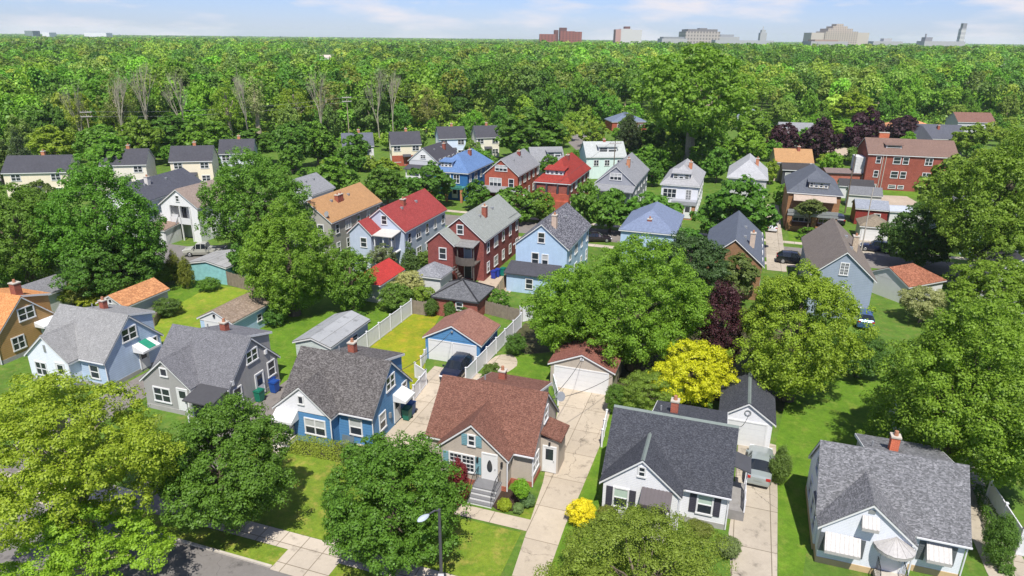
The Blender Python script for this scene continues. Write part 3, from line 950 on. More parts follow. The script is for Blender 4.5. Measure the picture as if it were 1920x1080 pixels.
h.ridgem = M_cap
wr = MB()
for k in range(12):
    a0, a1 = k * math.pi / 6, (k + 1) * math.pi / 6
    wr.tube((-2.15 + .22 * math.cos(a0), h.fw - 0.03, 2.95 + .22 * math.sin(a0)), (-2.15 + .22 * math.cos(a1), h.fw - 0.03, 2.95 + .22 * math.sin(a1)), 0.045, 0.045, 5)
h.part('wreath', wr, M_metal)
h.done()
h = garage('pale green metal garage with long grey metal roof', (620, 652), 4.3, 7.4, 2.4, 3.1, siding((0.48, 0.53, 0.51), 0.3), slabs((0.30, 0.31, 0.315), 1.2, 40, 'metal_roof', 0.1, 0.0), door=False)
h.win('r', 4.6, 1.4, 0.9, 0.7, h.rw); h.door('f', -1.0, 0, 0.9, 1.9, h.fw, M_white, 0); h.done()
h = garage('light blue garage with brown roof beyond the grey house chimney', (435, 606), 4.5, 6.2, 2.4, 3.5, siding((0.42, 0.56, 0.72), 0.2), shingle((0.20, 0.15, 0.11), 0.25, 3.0, 0.1, (0.27, 0.21, 0.16)), dw=2.6)
gp = MB(); gp.extrude([(-4.2, h.fw - 0.02, 2.1), (-0.3, h.fw - 0.02, 2.1), (-0.3, h.fw - 0.02, 2.4), (-2.25, h.fw - 0.02, 3.3), (-4.2, h.fw - 0.02, 2.4)], (0, -0.03, 0)); h.part('gable_panel', gp, M_white)
lt = MB(); lt.box(-2.35, -2.15, h.fw - 0.18, h.fw, 2.7, 3.0); h.part('garage_light', lt, M_black)
h.win('r', 4.4, 1.3, 0.6, 0.7, h.rw); h.done()
h = garage('weathered white garage with mottled orange roof', (234, 576), 4.2, 6.3, 2.4, 3.5, siding((0.52, 0.52, 0.5), 0.2, 0.12), shingle((0.36, 0.16, 0.07), 0.3, 3.0, 0.1, (0.52, 0.25, 0.11)), dw=2.5)
h.win('f', -2.1, 2.75, 0.4, 0.4, h.fw, 'one'); h.done()
h = garage('white garage with dark grey roof at far left behind the tan house', (60, 562), 4.6, 5.0, 2.4, 3.5, S_wh2, shingle((0.17, 0.17, 0.18), 0.25, 6, 0.06), dw=2.6)
h.done()
h = garage('white walled garage with bright red roof half hidden by bushes', (713, 535), 4.4, 6.4, 2.4, 3.7, S_wh2, shingle((0.36, 0.035, 0.03), 0.2, 6, 0.08), door=False, hf=1.6)
h.done()
h = garage('small white garage with grey hip roof behind the brick flat', (827, 522), 4.0, 4.2, 2.4, 3.6, S_wh2, shingle((0.16, 0.165, 0.18), 0.25, 4, 0.07, (0.26, 0.265, 0.28)), hf=1.7, hb=1.7, door=False)
h.done()
h = garage('brick garage with near black hip roof and dark ridge lines', (897, 567), 5.8, 5.2, 2.4, 3.9, brick((0.26, 0.075, 0.055), (0.20, 0.06, 0.045), 'brick'), shingle((0.085, 0.088, 0.095), 0.25, 4, 0.1, (0.14, 0.143, 0.15)), hf=2.5, hb=2.5, door=False, trim=M_dark)
h.win('f', -2.4, 1.5, 0.7, 0.8, 0.25)
hp = MB()
for a, b in (((-5.8, 0, 2.42), (-2.9, 2.5, 3.95)), ((0, 0, 2.42), (-2.9, 2.5, 3.95)), ((0, 5.2, 2.42), (-2.9, 2.7, 3.95)), ((-5.8, 5.2, 2.42), (-2.9, 2.7, 3.95))):
    hp.tube(a, b, 0.09, 0.09, 6)
h.part('hip_cap', hp, M_black); h.done()
h = garage('teal block garage with flat grey board roof by the pickup truck', (423, 502), 6.2, 5.5, 2.4, 3.0, plain((0.22, 0.46, 0.47), 0.8, 0.16, name='teal_block'), slabs((0.30, 0.30, 0.30), 0.9, 30, 'board_roof', 0.16, 0.0), door=False)
h.done()
h = garage('low white garage with brown roof attached beside the white porch house', (308, 432), 3.9, 3.6, 2.4, 2.9, S_wh2, shingle((0.22, 0.155, 0.12), 0.25, 5, 0.06), axis='x', mid=0.98, dw=2.9)
h.done()
h = garage('white garage with stained orange brown hip roof beside the grey gabled house', (1776, 525), 6.8, 6.2, 2.4, 4.0, M_white, shingle((0.19, 0.07, 0.04), 0.3, 4, 0.2, (0.33, 0.14, 0.085)), axis='x', hb=2.6, door=False, yaw=24)
h.done()
h = garage('white garage with olive brown hip roof facing the second street', (1672, 428), 4.6, 5.0, 2.4, 3.8, S_wh2, shingle((0.20, 0.165, 0.12), 0.25, 5, 0.08), hf=2.2, hb=1.8, dw=3.4)
h.done()
h = garage('small dark red house with slate grey roof behind the olive roofed garage', (1669, 395), 5.4, 5.5, 2.9, 4.0, siding((0.23, 0.035, 0.03), 0.2), shingle((0.20, 0.22, 0.26), 0.2, 6, 0.06, (0.27, 0.29, 0.33)), axis='x', door=False, cat='house', name='cottage')
h.win('f', -1.8, 1.6, 0.9, 0.9, 0.25); h.done()
h = garage('white garage with grey roof behind the small dark red house', (1656, 368), 6.0, 4.5, 2.6, 3.8, S_wh2, shingle((0.15, 0.155, 0.165), 0.2, 6, 0.06), axis='x', door=False)
h.done()
h = garage('garage with black roof between the brown flat and the brick row', (1640, 352), 6.5, 4.5, 2.6, 3.7, S_wh2, shingle((0.05, 0.048, 0.05), 0.2, 6, 0.06), axis='x', door=False)
h.done()
h = garage('long white shed with pale blue grey roof beside the gravel yard', (1775, 400), 9.0, 5, 2.9, 3.3, S_wh2, plain((0.40, 0.43, 0.48), 0.6, 0.12, name='shed_roof'), axis='x', door=False, yaw=-8)
h.done()
# ------------------------------------------------------------------ two-flat houses of the second street, their backs or fronts towards us
def flat(label, fr, W, D, ze, zr, wall, roofm, hf=0, hb=0, yaw=YAW, group=None, name='two_flat_house', chim=None, chm=None, trim=M_white, sides='rf', rows=((1.5, 5), (4.2, 5)), axis='y', off=(0, 0), wall2=None):
    o = P(fr[0], fr[1], ze)
    ux, uy = Vector((math.cos(rad(yaw)), math.sin(rad(yaw)), 0)), Vector((-math.sin(rad(yaw)), math.cos(rad(yaw)), 0))
    o = o + ux * off[0] + uy * off[1]
    h = House(name, label, o, yaw, wall, roofm, 'house', group, trim)
    h.block(-W, 0, 0, D, ze, zr, axis, 0.3, hf=hf, hb=hb)
    h.W_, h.D_ = W, D
    if axis == 'y':
        h.rw, h.lw, h.fw = -0.3, -W + 0.3, 0.3 if hf else 0.21
    else:
        h.rw, h.lw, h.fw = -0.21, -W + 0.21, 0.3
    if 'r' in sides:
        for z, n in rows:
            for k in range(n):
                y = D * (k + 0.6) / n
                h.win('r', y, z, (0.75, 1.3, 0.75, 0.75)[k % 4], 1.25, h.rw, 'twin' if k % 4 == 1 else 'dh', (0, 1, 0, 2, 0, 1)[(k * 7 + int(W * 10) + int(z)) % 6])
    if not hf and axis == 'y':
        for q in (0.3, 0.62):
            vb_ = MB()
            zz = zr - (zr - ze) * 0.3
            vb_.box(-W * 0.35 - 0.18, -W * 0.35 + 0.18, D * q - 0.18, D * q + 0.18, zz - 0.1, zz + 0.22)
            vb_.build('roof_vent', M_metal, h.roofs[0])
    if chim:
        h.chimney(chim[0], chim[1], zr - 1.8, zr + chim[2], 0.6, 0.75, chm)
    return h
def dormer(h, x, y, z, w, hh, d, wall, n=3, over=0.3, roof_drop=0.1, roofm=None):
    """shed dormer sitting on a front slope: front wall at y, from z up hh, running back d"""
    b = MB()
    b.box(x - w/2, x + w/2, y, y + d, z, z + hh)
    o = h.part('dormer', b, wall)
    h.slab([(x - w/2 - over, y - over, z + hh + 0.02), (x + w/2 + over, y - over, z + hh + 0.02), (x + w/2 + over, y + d + .6, z + hh + 0.35), (x - w/2 - over, y + d + .6, z + hh + 0.35)], 0.1, roofm, 'dormer_roof')
    for k in range(n):
        h.win('f', x - w/2 + w * (k + 0.5) / n, z + hh * 0.52, w / n - 0.34, hh * 0.55, y, 'dh', 1 if k % 2 else 0)
TS = 'two-flat houses facing us across the second street'
RS = 'two-flat houses with their backs to us'
BR_dk = brick((0.22, 0.055, 0.045), (0.155, 0.042, 0.036), 'brick')
BR_red = brick((0.33, 0.075, 0.04), (0.26, 0.06, 0.035), 'brick')
BR_brn = brick((0.27, 0.135, 0.058), (0.21, 0.10, 0.045), 'brick')
ROOF_red2 = shingle((0.23, 0.034, 0.032), 0.3, 6, 0.1, (0.31, 0.06, 0.054))
ROOF_sage = shingle((0.24, 0.255, 0.235), 0.15, 7, 0.05)
ROOF_grey = shingle((0.215, 0.22, 0.23), 0.2, 6, 0.07)
ROOF_tan = shingle((0.36, 0.205, 0.095), 0.15, 7, 0.06)
ROOF_char = shingle((0.058, 0.058, 0.068), 0.2, 6, 0.07)
ROOF_mott = shingle((0.045, 0.045, 0.055), 0.35, 3.2, 0.06, (0.24, 0.24, 0.26))
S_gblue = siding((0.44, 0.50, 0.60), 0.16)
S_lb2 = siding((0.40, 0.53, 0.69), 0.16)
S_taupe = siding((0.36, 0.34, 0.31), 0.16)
# orange-tan roofed
h = flat('taupe two-flat house with orange tan roof and paired chimneys', (622, 418), 7.6, 14.4, 5.5, 8.3, S_taupe, ROOF_tan, chim=(-2.4, 5.6, -0.2), group=RS)
h.chimney(-2.4, 6.4, 6.5, 8.1, 0.6, 0.6)
for x, z in ((-5.5, 1.6), (-2, 1.6), (-5.5, 4.3), (-2, 4.3)): h.win('f', x, z, 0.8, 1.3, h.fw)
d = MB(); d.tube((-0.9, 0.5, 5.9), (-0.9, 0.45, 6.5), 0.03, 0.03, 6); d.tube((-0.9, 0.45, 6.5), (-0.95, 0.25, 6.6), 0.05, 0.45, 12)
h.part('satellite_dish', d, M_metal)
h.done()
# red roofed
h = flat('grey blue two-flat house with bright red roof and back balcony', (760, 435), 7.4, 13.9, 5.5, 8.45, S_gblue, ROOF_red2, chim=(-3.0, 5.4, 0.1), group=RS)
h.block(-7.4, -3.6, -2.6, 2.5, 5.4, 7.1, 'y', 0.3, mid=0.5)
h.win('f', -3.2, 6.8, 0.7, 1.1, h.fw); h.win('f', -5.0, 4.2, 0.8, 1.2, -2.39)
h.win('f', -5.0, 1.5, 0.8, 1.2, -2.39)
b = MB()
b.box(-3.55, -0.9, -2.2, 0.2, 2.75, 2.9); b.box(-3.55, -0.9, -2.25, -2.2, 2.9, 3.75)
for x in (-3.5, -2.2, -0.97): b.box(x - .07, x + .07, -2.2, -2.06, 0, 5.3)
h.part('balcony', b, M_white)
h.slab([(-3.6, -2.5, 5.35), (-0.7, -2.5, 5.35), (-0.7, 0.3, 5.6), (-3.6, 0.3, 5.6)], 0.1, plain((0.48, 0.46, 0.42), 0.6, 0.1, name='awning_metal'), 'balcony_roof')
h.door('f', -2.2, 2.9, 0.9, 2.0, h.fw, M_white, 0.4); h.door('f', -2.2, 0.3, 0.9, 2.0, h.fw, M_dark, 0)
h.done()
# dark red brick
h = flat('dark red brick two-flat house with sage grey roof and curved back balcony', (910, 453), 7.2, 14.9, 5.5, 8.4, BR_dk, ROOF_sage, chim=(-2.3, 5.8, 0.2), group=RS)
h.block(-7.4, -3.3, -2.4, 2.5, 5.3, 7.0, 'y', 0.3)
h.win('f', -3.55, 6.7, 0.75, 1.15, h.fw); h.win('f', -5.0, 4.0, 0.85, 1.4, -2.19)
h.door('f', -2.5, 2.9, 0.95, 2.1, h.fw, plain((0.35, 0.42, 0.42), 0.5, name='door_paint'), 0.4); h.door('f', -2.5, 0.2, 0.95, 2.1, h.fw, M_dark, 0)
b = MB()
b.box(-3.35, -1.35, -2.0, 0.22, 2.7, 2.86)
n = 8
pts = [(-3.35 + 2.6 * (k / n), -2.0 - 0.45 * math.sin(math.pi * k / n)) for k in range(n + 1)]
b.extrude([(x, y, 2.72) for x, y in pts] + [(-0.75, 0.2, 2.72)], (0, 0, 0.13))
for k in range(n):
    b.extrude([(pts[k][0], pts[k][1], 2.87), (pts[k + 1][0], pts[k + 1][1], 2.87), (pts[k + 1][0], pts[k + 1][1], 3.75), (pts[k][0], pts[k][1], 3.75)], (0, 0.06, 0))
for x in (-3.1, -0.9): b.box(x - .06, x + .06, -1.9, -1.78, 0, 5.1)
for k in range(10): b.box(-3.3 + k * 0.22, -3.08 + k * 0.22, -3.2, -2.5, 2.5 - k * 0.27, 2.6 - k * 0.27)
h.part('balcony', b, plain((0.10, 0.085, 0.075), 0.8, 0.2, name='weathered_wood'))
h.slab([(-3.4, -2.2, 5.2), (-0.8, -2.2, 5.2), (-0.8, 0.3, 5.45), (-3.4, 0.3, 5.45)], 0.1, shingle((0.20, 0.20, 0.195), 0.2, 6, 0.05), 'balcony_roof')
h.done()
# light blue
h = flat('light blue house with black speckled roof and lean-to at its back', (1067, 468), 7.3, 12.8, 5.5, 8.45, S_lb2, ROOF_mott, chim=(-2.6, 2.4, 0.6), chm=plain((0.50, 0.38, 0.30), 0.9, 0.12, name='pale_brick'), group=RS, rows=((1.5, 4), (4.2, 4)))
h.win('f', -3.65, 6.6, 0.75, 1.2, h.fw); h.win('f', -4.4, 3.7, 0.8, 1.6, h.fw); h.win('f', -3.1, 3.75, 0.7, 1.3, h.fw, 'dh', 1)
l = MB(); l.extrude([(-7.3, -2.5, 0), (-7.3, 0.25, 0), (-7.3, 0.25, 3.0), (-7.3, -2.5, 2.35)], (6.2, 0, 0)); h.part('lean_to', l, S_lb2)
h.slab([(-7.6, -2.8, 2.5), (-0.9, -2.8, 2.5), (-0.9, 0.25, 3.25), (-7.6, 0.25, 3.25)], 0.12, ROOF_char, 'lean_to_roof')
h.win('f', -4.3, 1.3, 0.8, 1.2, -2.5)
h.done()
# slate blue hip among trees
h = flat('slate blue roofed house rising behind the big front yard maples', (1268, 440), 8.0, 12, 4.8, 7.1, S_lb2, shingle((0.15, 0.185, 0.27), 0.15, 6, 0.05), hf=4.0, hb=2.5, chim=(-4.0, 2.2, -1.0), group=RS)
h.done()
h = flat('brown brick house with dark slate roof and pale chimney', (1413, 485), 7.4, 15.5, 4.5, 7.6, brick((0.24, 0.13, 0.06), (0.19, 0.10, 0.05), 'brick'), shingle((0.10, 0.115, 0.145), 0.15, 6, 0.05), chim=(-1.7, 3.4, 0.0), chm=plain((0.48, 0.38, 0.30), 0.9, 0.12, name='pale_brick'), off=(1.3, -2.9), group=RS)
h.win('f', -5.0, 3.3, 0.9, 1.3, h.fw); h.done()
h = flat('blue grey gabled house with brown grey roof and stone chimney', (1645, 528), 7.0, 16.5, 5.0, 8.1, siding((0.28, 0.33, 0.40), 0.2), shingle((0.165, 0.14, 0.12), 0.2, 6, 0.05), chim=(-1.9, 6.5, 0.2), chm=plain((0.45, 0.36, 0.26), 0.9, 0.3, name='stone', scale=6), group=RS)
h.win('f', -3.5, 6.0, 0.75, 1.3, h.fw, 'grid'); h.win('f', -3.2, 3.2, 0.9, 1.2, h.fw, 'dh', 1); h.win('f', -1.6, 1.0, 0.9, 1.2, h.fw)
h.done()
# white house with porches at left
h = House('two_flat_house', 'white house with brown roof and stacked back porches beside the pickup', P(370, 390, 5.5), YAW, siding((0.74, 0.74, 0.74), 0.16, 0.03), shingle((0.24, 0.19, 0.16), 0.2, 6, 0.06), 'house', RS)
h.block(-7.5, 0, 0, 9.5, 5.5, 8.1, 'y', 0.3, walls=False)
w = h.W
w.extrude([(-7.2, 1.9, -0.2), (-0.3, 1.9, -0.2), (-0.3, 1.9, 5.55), (-3.75, 1.9, 7.9), (-7.2, 1.9, 5.55)], (0, 7.3, 0))
w.extrude([(-7.2, 0.21, 5.45), (-0.3, 0.21, 5.45), (-0.3, 0.21, 5.55), (-3.75, 0.21, 7.92), (-7.2, 0.21, 5.55)], (0, 1.68, 0))
w.box(-1.6, -0.3, 0.22, 1.9, -0.2, 5.45); w.box(-7.2, -5.6, 0.22, 1.9, -0.2, 5.45)
b = MB()
b.box(-5.6, -1.6, 0.1, 1.9, 2.65, 2.85); b.box(-5.6, -1.6, 0.1, 0.16, 2.85, 3.65)
for x in (-5.5, -3.6, -1.7): b.box(x - .08, x + .08, 0.1, 0.26, 0, 5.4)
h.part('porch', b, M_white)
h.win('f', -3.75, 6.6, 0.5, 0.8, 0.21); h.door('f', -4.4, 2.85, 0.9, 2.0, 1.9, M_dark, 0.5); h.win('f', -2.6, 1.5, 0.8, 1.2, 1.9)
for y in (3, 6): h.win('r', y, 1.6, 0.7, 1.0, -0.3)
h.done()
h = flat('white house with wide dark slate roof and white chimney among the left trees', (263, 382), 7.4, 17, 5.5, 8.0, siding((0.74, 0.74, 0.75), 0.16, 0.03), shingle((0.072, 0.075, 0.092), 0.2, 6, 0.06), yaw=-9, chim=(-2.7, 6.0, 0.4), chm=plain((0.6, 0.57, 0.53), 0.9, 0.1, name='white_brick'), group=RS)
h.win('f', -3.7, 4.0, 0.8, 1.3, h.fw); h.done()
h = flat('white porch house cut by the right edge', (1960, 520), 5.0, 8, 5.0, 7.0, siding((0.62, 0.62, 0.66), 0.16), ROOF_char, group=RS)
b = MB()
b.box(-6.6, -4.8, 0.3, 3.0, 0, 2.5); b.box(-6.7, -6.5, 0.2, 0.4, 2.5, 4.6); b.box(-6.7, -6.5, 2.8, 3.0, 2.5, 4.6)
h.part('porch', b, M_white); h.slab([(-6.9, 0, 4.7), (-4.6, 0, 5.0), (-4.6, 3.2, 5.0), (-6.9, 3.2, 4.7)], 0.12, ROOF_char, 'porch_roof'); h.done()
h = flat('pale teal house glimpsed through the large tree at right', (1935, 420), 9, 14, 5.5, 7.5, siding((0.45, 0.66, 0.62), 0.2), ROOF_grey, group=TS); h.done()

# ---- houses across the street, fronts towards us
def porch(h, x0, x1, y0, z, roofm, wallm, postm=M_white, rail=None):
    b = MB()
    b.box(x0, x1, y0, 0.28, -0.2, 0.6)
    b.box(x0, x1, y0, y0 + 0.15, 0.6, 1.4)
    o = h.part('porch', b, wallm)
    for x in (x0 + 0.15, (x0 + x1) / 2, x1 - 0.15):
        p = MB(); p.box(x - .12, x + .12, y0 + .02, y0 + .26, 1.4, z - 0.15)
        p.build('porch_post', postm, o)
    h.slab([(x0 - .3, y0 - .4, z - 0.05), (x1 + .3, y0 - .4, z - 0.05), (x1 + .3, 0.2, z + 0.55), (x0 - .3, 0.2, z + 0.55)], 0.15, roofm, 'porch_roof')
h = flat('deep blue two-flat house with blue roof and green trimmed porch', (878, 325), 7.7, 14.4, 5.5, 8.5, siding((0.035, 0.14, 0.33), 0.18), shingle((0.085, 0.155, 0.30), 0.2, 5, 0.1, (0.125, 0.205, 0.37)), hf=4.0, hb=3.0, chim=(-2.9, 8.0, 0.2), group=TS)
dormer(h, -5.0, 1.0, 6.1, 2.4, 1.15, 2.2, M_white, 3)
for x in (-6.0, -2.6): h.win('f', x, 4.2, 1.1, 1.6, h.fw, 'twin')
h.door('f', -4.3, 3.0, 0.9, 2.1, h.fw, M_white, 0.6)
gp = MB(); gp.box(-7.2, -0.6, -1.9, 0.25, 2.6, 2.85); gp.box(-7.2, -0.6, -1.95, -1.9, 2.85, 3.4); h.part('balcony', gp, plain((0.06, 0.22, 0.17), 0.6, name='green_paint'))
for x in (-7, -3.9, -0.8):
    p = MB(); p.box(x - .2, x + .2, -1.85, -1.5, 0, 2.6)
    h.part('porch_post', p, brick((0.42, 0.19, 0.08), (0.36, 0.15, 0.07), 'brick'))
h.door('f', -3.0, 0.4, 1.0, 2.0, h.fw, M_white, 0.6); h.done()
h = flat('orange red brick two-flat house with pale grey gable roof', (973, 330), 7.3, 14.5, 5.5, 8.5, BR_red, ROOF_grey, chim=(-3.0, 9.0, 0.2), chm=BR_dk, group=TS)
h.win('f', -3.65, 6.7, 2.3, 1.0, h.fw, 'triple', 1); h.win('f', -4.8, 3.9, 2.3, 1.6, h.fw, 'triple', 1); h.win('f', -1.6, 3.9, 0.9, 1.6, h.fw)
porch(h, -6.9, -0.4, -2.2, 2.7, ROOF_grey, BR_red); h.done()
h = flat('red brick house with bright red roof sweeping over a deep porch', (1070, 345), 7.0, 17.3, 5.3, 8.8, brick((0.25, 0.07, 0.05), (0.2, 0.06, 0.045), 'brick'), shingle((0.25, 0.034, 0.026), 0.3, 6, 0.1), hf=6.0, hb=3.0, chim=(-3.0, 9.0, 0.2), chm=BR_dk, group=TS)
dormer(h, -3.6, 1.9, 6.3, 3.4, 1.0, 2.6, M_white, 4, roofm=shingle((0.25, 0.034, 0.026), 0.3, 6, 0.1))
b = MB(); b.box(-6.8, -0.2, -0.3, 0.3, 0, 3.3); b.box(-6.8, -0.2, -1.6, -0.3, 0, 2.2)
h.part('porch', b, BR_red)
for x in (-6.6, -4.5, -2.4, -0.4):
    p = MB(); p.box(x - .15, x + .15, -0.29, 0.28, 3.3, 4.9); h.part('porch_post', p, M_dark)
h.done()
h = flat('grey gabled house with slate grey roof and orange chimney', (1193, 347), 7.6, 17, 5.5, 8.7, siding((0.30, 0.31, 0.34), 0.18), ROOF_grey, chim=(-2.6, 6.0, 0.4), chm=brick((0.45, 0.2, 0.1), (0.38, 0.16, 0.08), 'brick'), group=TS)
h.win('f', -3.8, 6.7, 2.0, 1.1, h.fw, 'triple', 1); h.win('f', -5.0, 3.6, 1.2, 1.5, h.fw, 'twin'); porch(h, -7.2, -0.4, -2.4, 4.7, ROOF_grey, siding((0.30, 0.31, 0.34), 0.18)); h.done()
h = flat('white two-flat house with grey hip roof, dormer and tall white entry', (1313, 350), 7.0, 15, 5.8, 8.8, siding((0.66, 0.67, 0.71), 0.18), shingle((0.30, 0.30, 0.305), 0.15, 6, 0.06), hf=4.2, hb=3.5, chim=(-2.4, 6.0, 0.2), chm=brick((0.42, 0.17, 0.09), (0.36, 0.14, 0.07), 'brick'), group=TS)
dormer(h, -3.5, 1.2, 6.5, 2.9, 1.2, 2.2, plain((0.35, 0.35, 0.37), 0.6, name='grey_paint'), 3)
h.win('f', -5.2, 4.2, 2.2, 1.5, h.fw, 'triple', 0); h.win('f', -1.9, 4.1, 0.8, 1.7, h.fw, 'grid', 0)
b = MB(); b.box(-2.9, -0.5, -1.5, 0.28, 0, 2.6); h.part('entry', b, brick((0.36, 0.18, 0.09), (0.3, 0.15, 0.08), 'brick'))
b = MB(); b.box(-4.6, -0.3, -1.7, 0.25, 2.62, 3.3); h.part('balcony', b, plain((0.28, 0.29, 0.31), 0.7, name='grey_rail'))
h.door('f', -1.7, 0.3, 1.1, 2.2, -1.5, M_white, 0.5); h.done()
h = flat('pale grey roofed house behind the rounded street tree', (1441, 337), 7.6, 13, 5.3, 8.2, siding((0.46, 0.46, 0.46), 0.18), shingle((0.34, 0.345, 0.355), 0.12, 6, 0.06), hf=4.5, chim=(-2.3, 5.5, 0.1), chm=brick((0.42, 0.17, 0.09), (0.36, 0.14, 0.07), 'brick'), group=TS); h.done()
h = flat('brown brick two-flat house with charcoal hip roof and planted balcony', (1582, 367), 8.7, 15, 6.2, 9.4, BR_brn, shingle((0.095, 0.105, 0.125), 0.15, 6, 0.06), hf=4.3, hb=3.5, group=TS)
dormer(h, -3.9, 0.9, 6.9, 3.0, 1.1, 2.4, M_tanwood, 4)
b = MB()
b.box(-8.2, -0.6, -2.0, 0.28, 3.0, 3.2); b.box(-8.2, -0.6, -2.05, -1.9, 3.2, 3.75); b.box(-8.3, -0.5, -2.1, -2.06, 2.7, 3.05)
h.part('balcony', b, M_metal)
b = MB(); b.box(-8.2, -0.6, -1.9, 0.28, 0, 0.9); b.box(-8.2, -7.5, -2.0, -1.3, 0.9, 3.0); b.box(-1.3, -0.6, -2.0, -1.3, 0.9, 3.0); b.box(-4.4, -3.7, -2.0, -1.4, .9, 3.0)
h.part('porch', b, BR_brn)
aw = MB(); aw.extrude([(-7.6, 0.2, 5.9), (-1.0, 0.2, 5.9), (-1.0, -1.2, 5.1), (-7.6, -1.2, 5.1)], (0, 0, -0.06)); h.part('awning', aw, plain((0.36, 0.29, 0.235), 0.7, 0.15, name='awning_cloth'))
h.win('f', -5.8, 1.9, 2.6, 1.2, h.fw, 'triple', 1); h.win('f', -2.4, 1.9, 1.4, 1.2, h.fw, 'twin', 1); h.done()
h = flat('white gabled bungalow with near black roof among trees', (842, 306), 7.5, 12, 4.4, 7.4, siding((0.52, 0.53, 0.55), 0.18), shingle((0.058, 0.056, 0.066), 0.2, 6, 0.06), name='bungalow', chim=(-2.2, 8, -0.1), group=TS, off=(-2.5, 0))
gp = MB(); gp.extrude([(-6.9, 0.19, 4.5), (-0.6, 0.19, 4.5), (-3.75, 0.19, 7.0)], (0, -0.03, 0)); h.part('gable_panel', gp, M_white)
h.win('f', -3.75, 5.4, 1.1, 0.7, 0.16, 'twin'); porch(h, -7.1, -0.4, -2.0, 3.0, ROOF_char, M_white); h.done()

# ---- cream houses along the diagonal street
QS = 'gabled houses along the street before the wood'
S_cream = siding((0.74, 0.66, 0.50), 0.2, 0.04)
def qhouse(label, fr, W, wall, roofm=None, ze=5.3, zr=8.0, D=7.2, yaw=15, chim=True, brickbase=False):
    h = flat(label, fr, W, D, ze, zr, wall, roofm or ROOF_char, axis='x', yaw=yaw, group=QS, name='gabled_house', sides='', chim=(-W * 0.45, D / 2 + 0.3, 0.6) if chim else None, chm=brick((0.45, 0.18, 0.09), (0.38, 0.15, 0.08), 'brick'))
    for x in (-W * 0.8, -W * 0.2):
        h.win('f', x, 4.3, 1.5, 1.1, h.fw, 'twin'); h.win('f', x, 1.6, 1.5, 1.1, h.fw, 'twin')
    for y in (2.2, 4.6):
        h.win('l', y, 4.3, 0.7, 1.0, h.lw, 'dh', 2); h.win('l', y, 1.6, 0.7, 1.0, h.lw, 'dh', 2)
    h.door('f', -W / 2, 0.2, 0.95, 2.1, h.fw)
    b = MB(); b.extrude([(-W/2 - 1, 0.28, 2.9), (-W/2 + 1, 0.28, 2.9), (-W/2 + 1, -0.9, 2.5), (-W/2 - 1, -0.9, 2.5)], (0, 0, -0.1))
    h.part('door_hood', b, ROOF_char)
    if brickbase:
        b = MB(); b.box(-W + 0.2, -0.2, 0.22, 0.29, 0, 2.6); h.part('brick_facing', b, BR_red)
    h.done()
    return h
qhouse('cream gabled house with dark roof and red brick lower front', (791, 270), 7.6, S_cream, ROOF_char, brickbase=True)
qhouse('pale blue gabled house with dark grey roof', (875, 259), 7.4, siding((0.60, 0.68, 0.80), 0.2, 0.04))
h = qhouse('small cream gabled house right of the pale blue one', (938, 257), 6.6, siding((0.74, 0.70, 0.58), 0.2, 0.04))
qhouse('off white gabled house half behind a street tree', (702, 273), 7.6, siding((0.66, 0.66, 0.64), 0.2, 0.04), shingle((0.10, 0.11, 0.135), 0.2, 6, 0.06))
qhouse('cream gabled house with two pairs of upper windows beyond the white chimney', (398, 301), 8.6, S_cream, ROOF_char, yaw=12, ze=5.3)
qhouse('white gabled house mostly hidden by the round left tree', (476, 287), 7.6, siding((0.62, 0.66, 0.70), 0.2, 0.04), ROOF_char, yaw=12)
qhouse('cream house peeking out right of the big left tree', (274, 308), 8.8, siding((0.70, 0.66, 0.56), 0.2, 0.04), ROOF_char, yaw=12)
qhouse('cream house with grey porch behind the spruce at left', (126, 322), 11.5, S_cream, ROOF_char, yaw=10)
h = flat('low white house with grey dormer roof between blue and red roofs', (1060, 300), 8, 7, 3.6, 6.2, siding((0.64, 0.64, 0.64), 0.2), ROOF_grey, axis='x', yaw=10, group=QS, name='bungalow', sides='')
dormer(h, -2.4, 0.9, 3.9, 3.2, 1.5, 2.4, M_white, 2); h.done()
h = flat('pale mint house with light grey roof and wide dormer', (1176, 294), 9.5, 8.5, 5.0, 7.9, siding((0.58, 0.70, 0.66), 0.2), shingle((0.36, 0.38, 0.37), 0.12, 6, 0.06), axis='x', yaw=6, group=QS, name='gabled_house', sides='', chim=(-4.5, 4.4, 0.4))
dormer(h, -4.2, 1.4, 5.6, 4.2, 1.5, 2.6, M_white, 2)
for x in (-7, -4.5, -1.6): h.win('f', x, 3.6, 1.0, 1.2, h.fw, 'twin')
h.done()
h = flat('red brick bungalow with blue grey hip roof behind the dark spruce', (1215, 228), 13, 10, 3.2, 6.0, BR_red, shingle((0.13, 0.16, 0.22), 0.15, 6, 0.06), hf=4, hb=4, axis='y', yaw=8, name='bungalow', sides='', group=QS)
for x in (-10, -6, -2.5): h.win('f', x, 1.7, 1.6, 1.2, h.fw, 'twin')
h.done()
h = flat('tan roofed house behind a black garage', (1527, 306), 8.4, 7, 4.4, 7.0, siding((0.60, 0.50, 0.38), 0.2), ROOF_tan, axis='x', yaw=-8, name='gabled_house', sides='', chim=(-3.0, 3.2, 0.5)); h.done()
h = flat('black roofed brown porch with white windows before the tan roofed house', (1522, 318), 6.0, 4, 3.4, 4.6, M_dark, shingle((0.05, 0.045, 0.045), 0.2, 6, 0.06), axis='x', yaw=-10, name='garage', sides='', off=(-0.4, -1.2))
for x in (-4.6, -3, -1.4): h.win('f', x, 2.0, 1.0, 1.1, h.fw, 'dh', 2)
h.done()
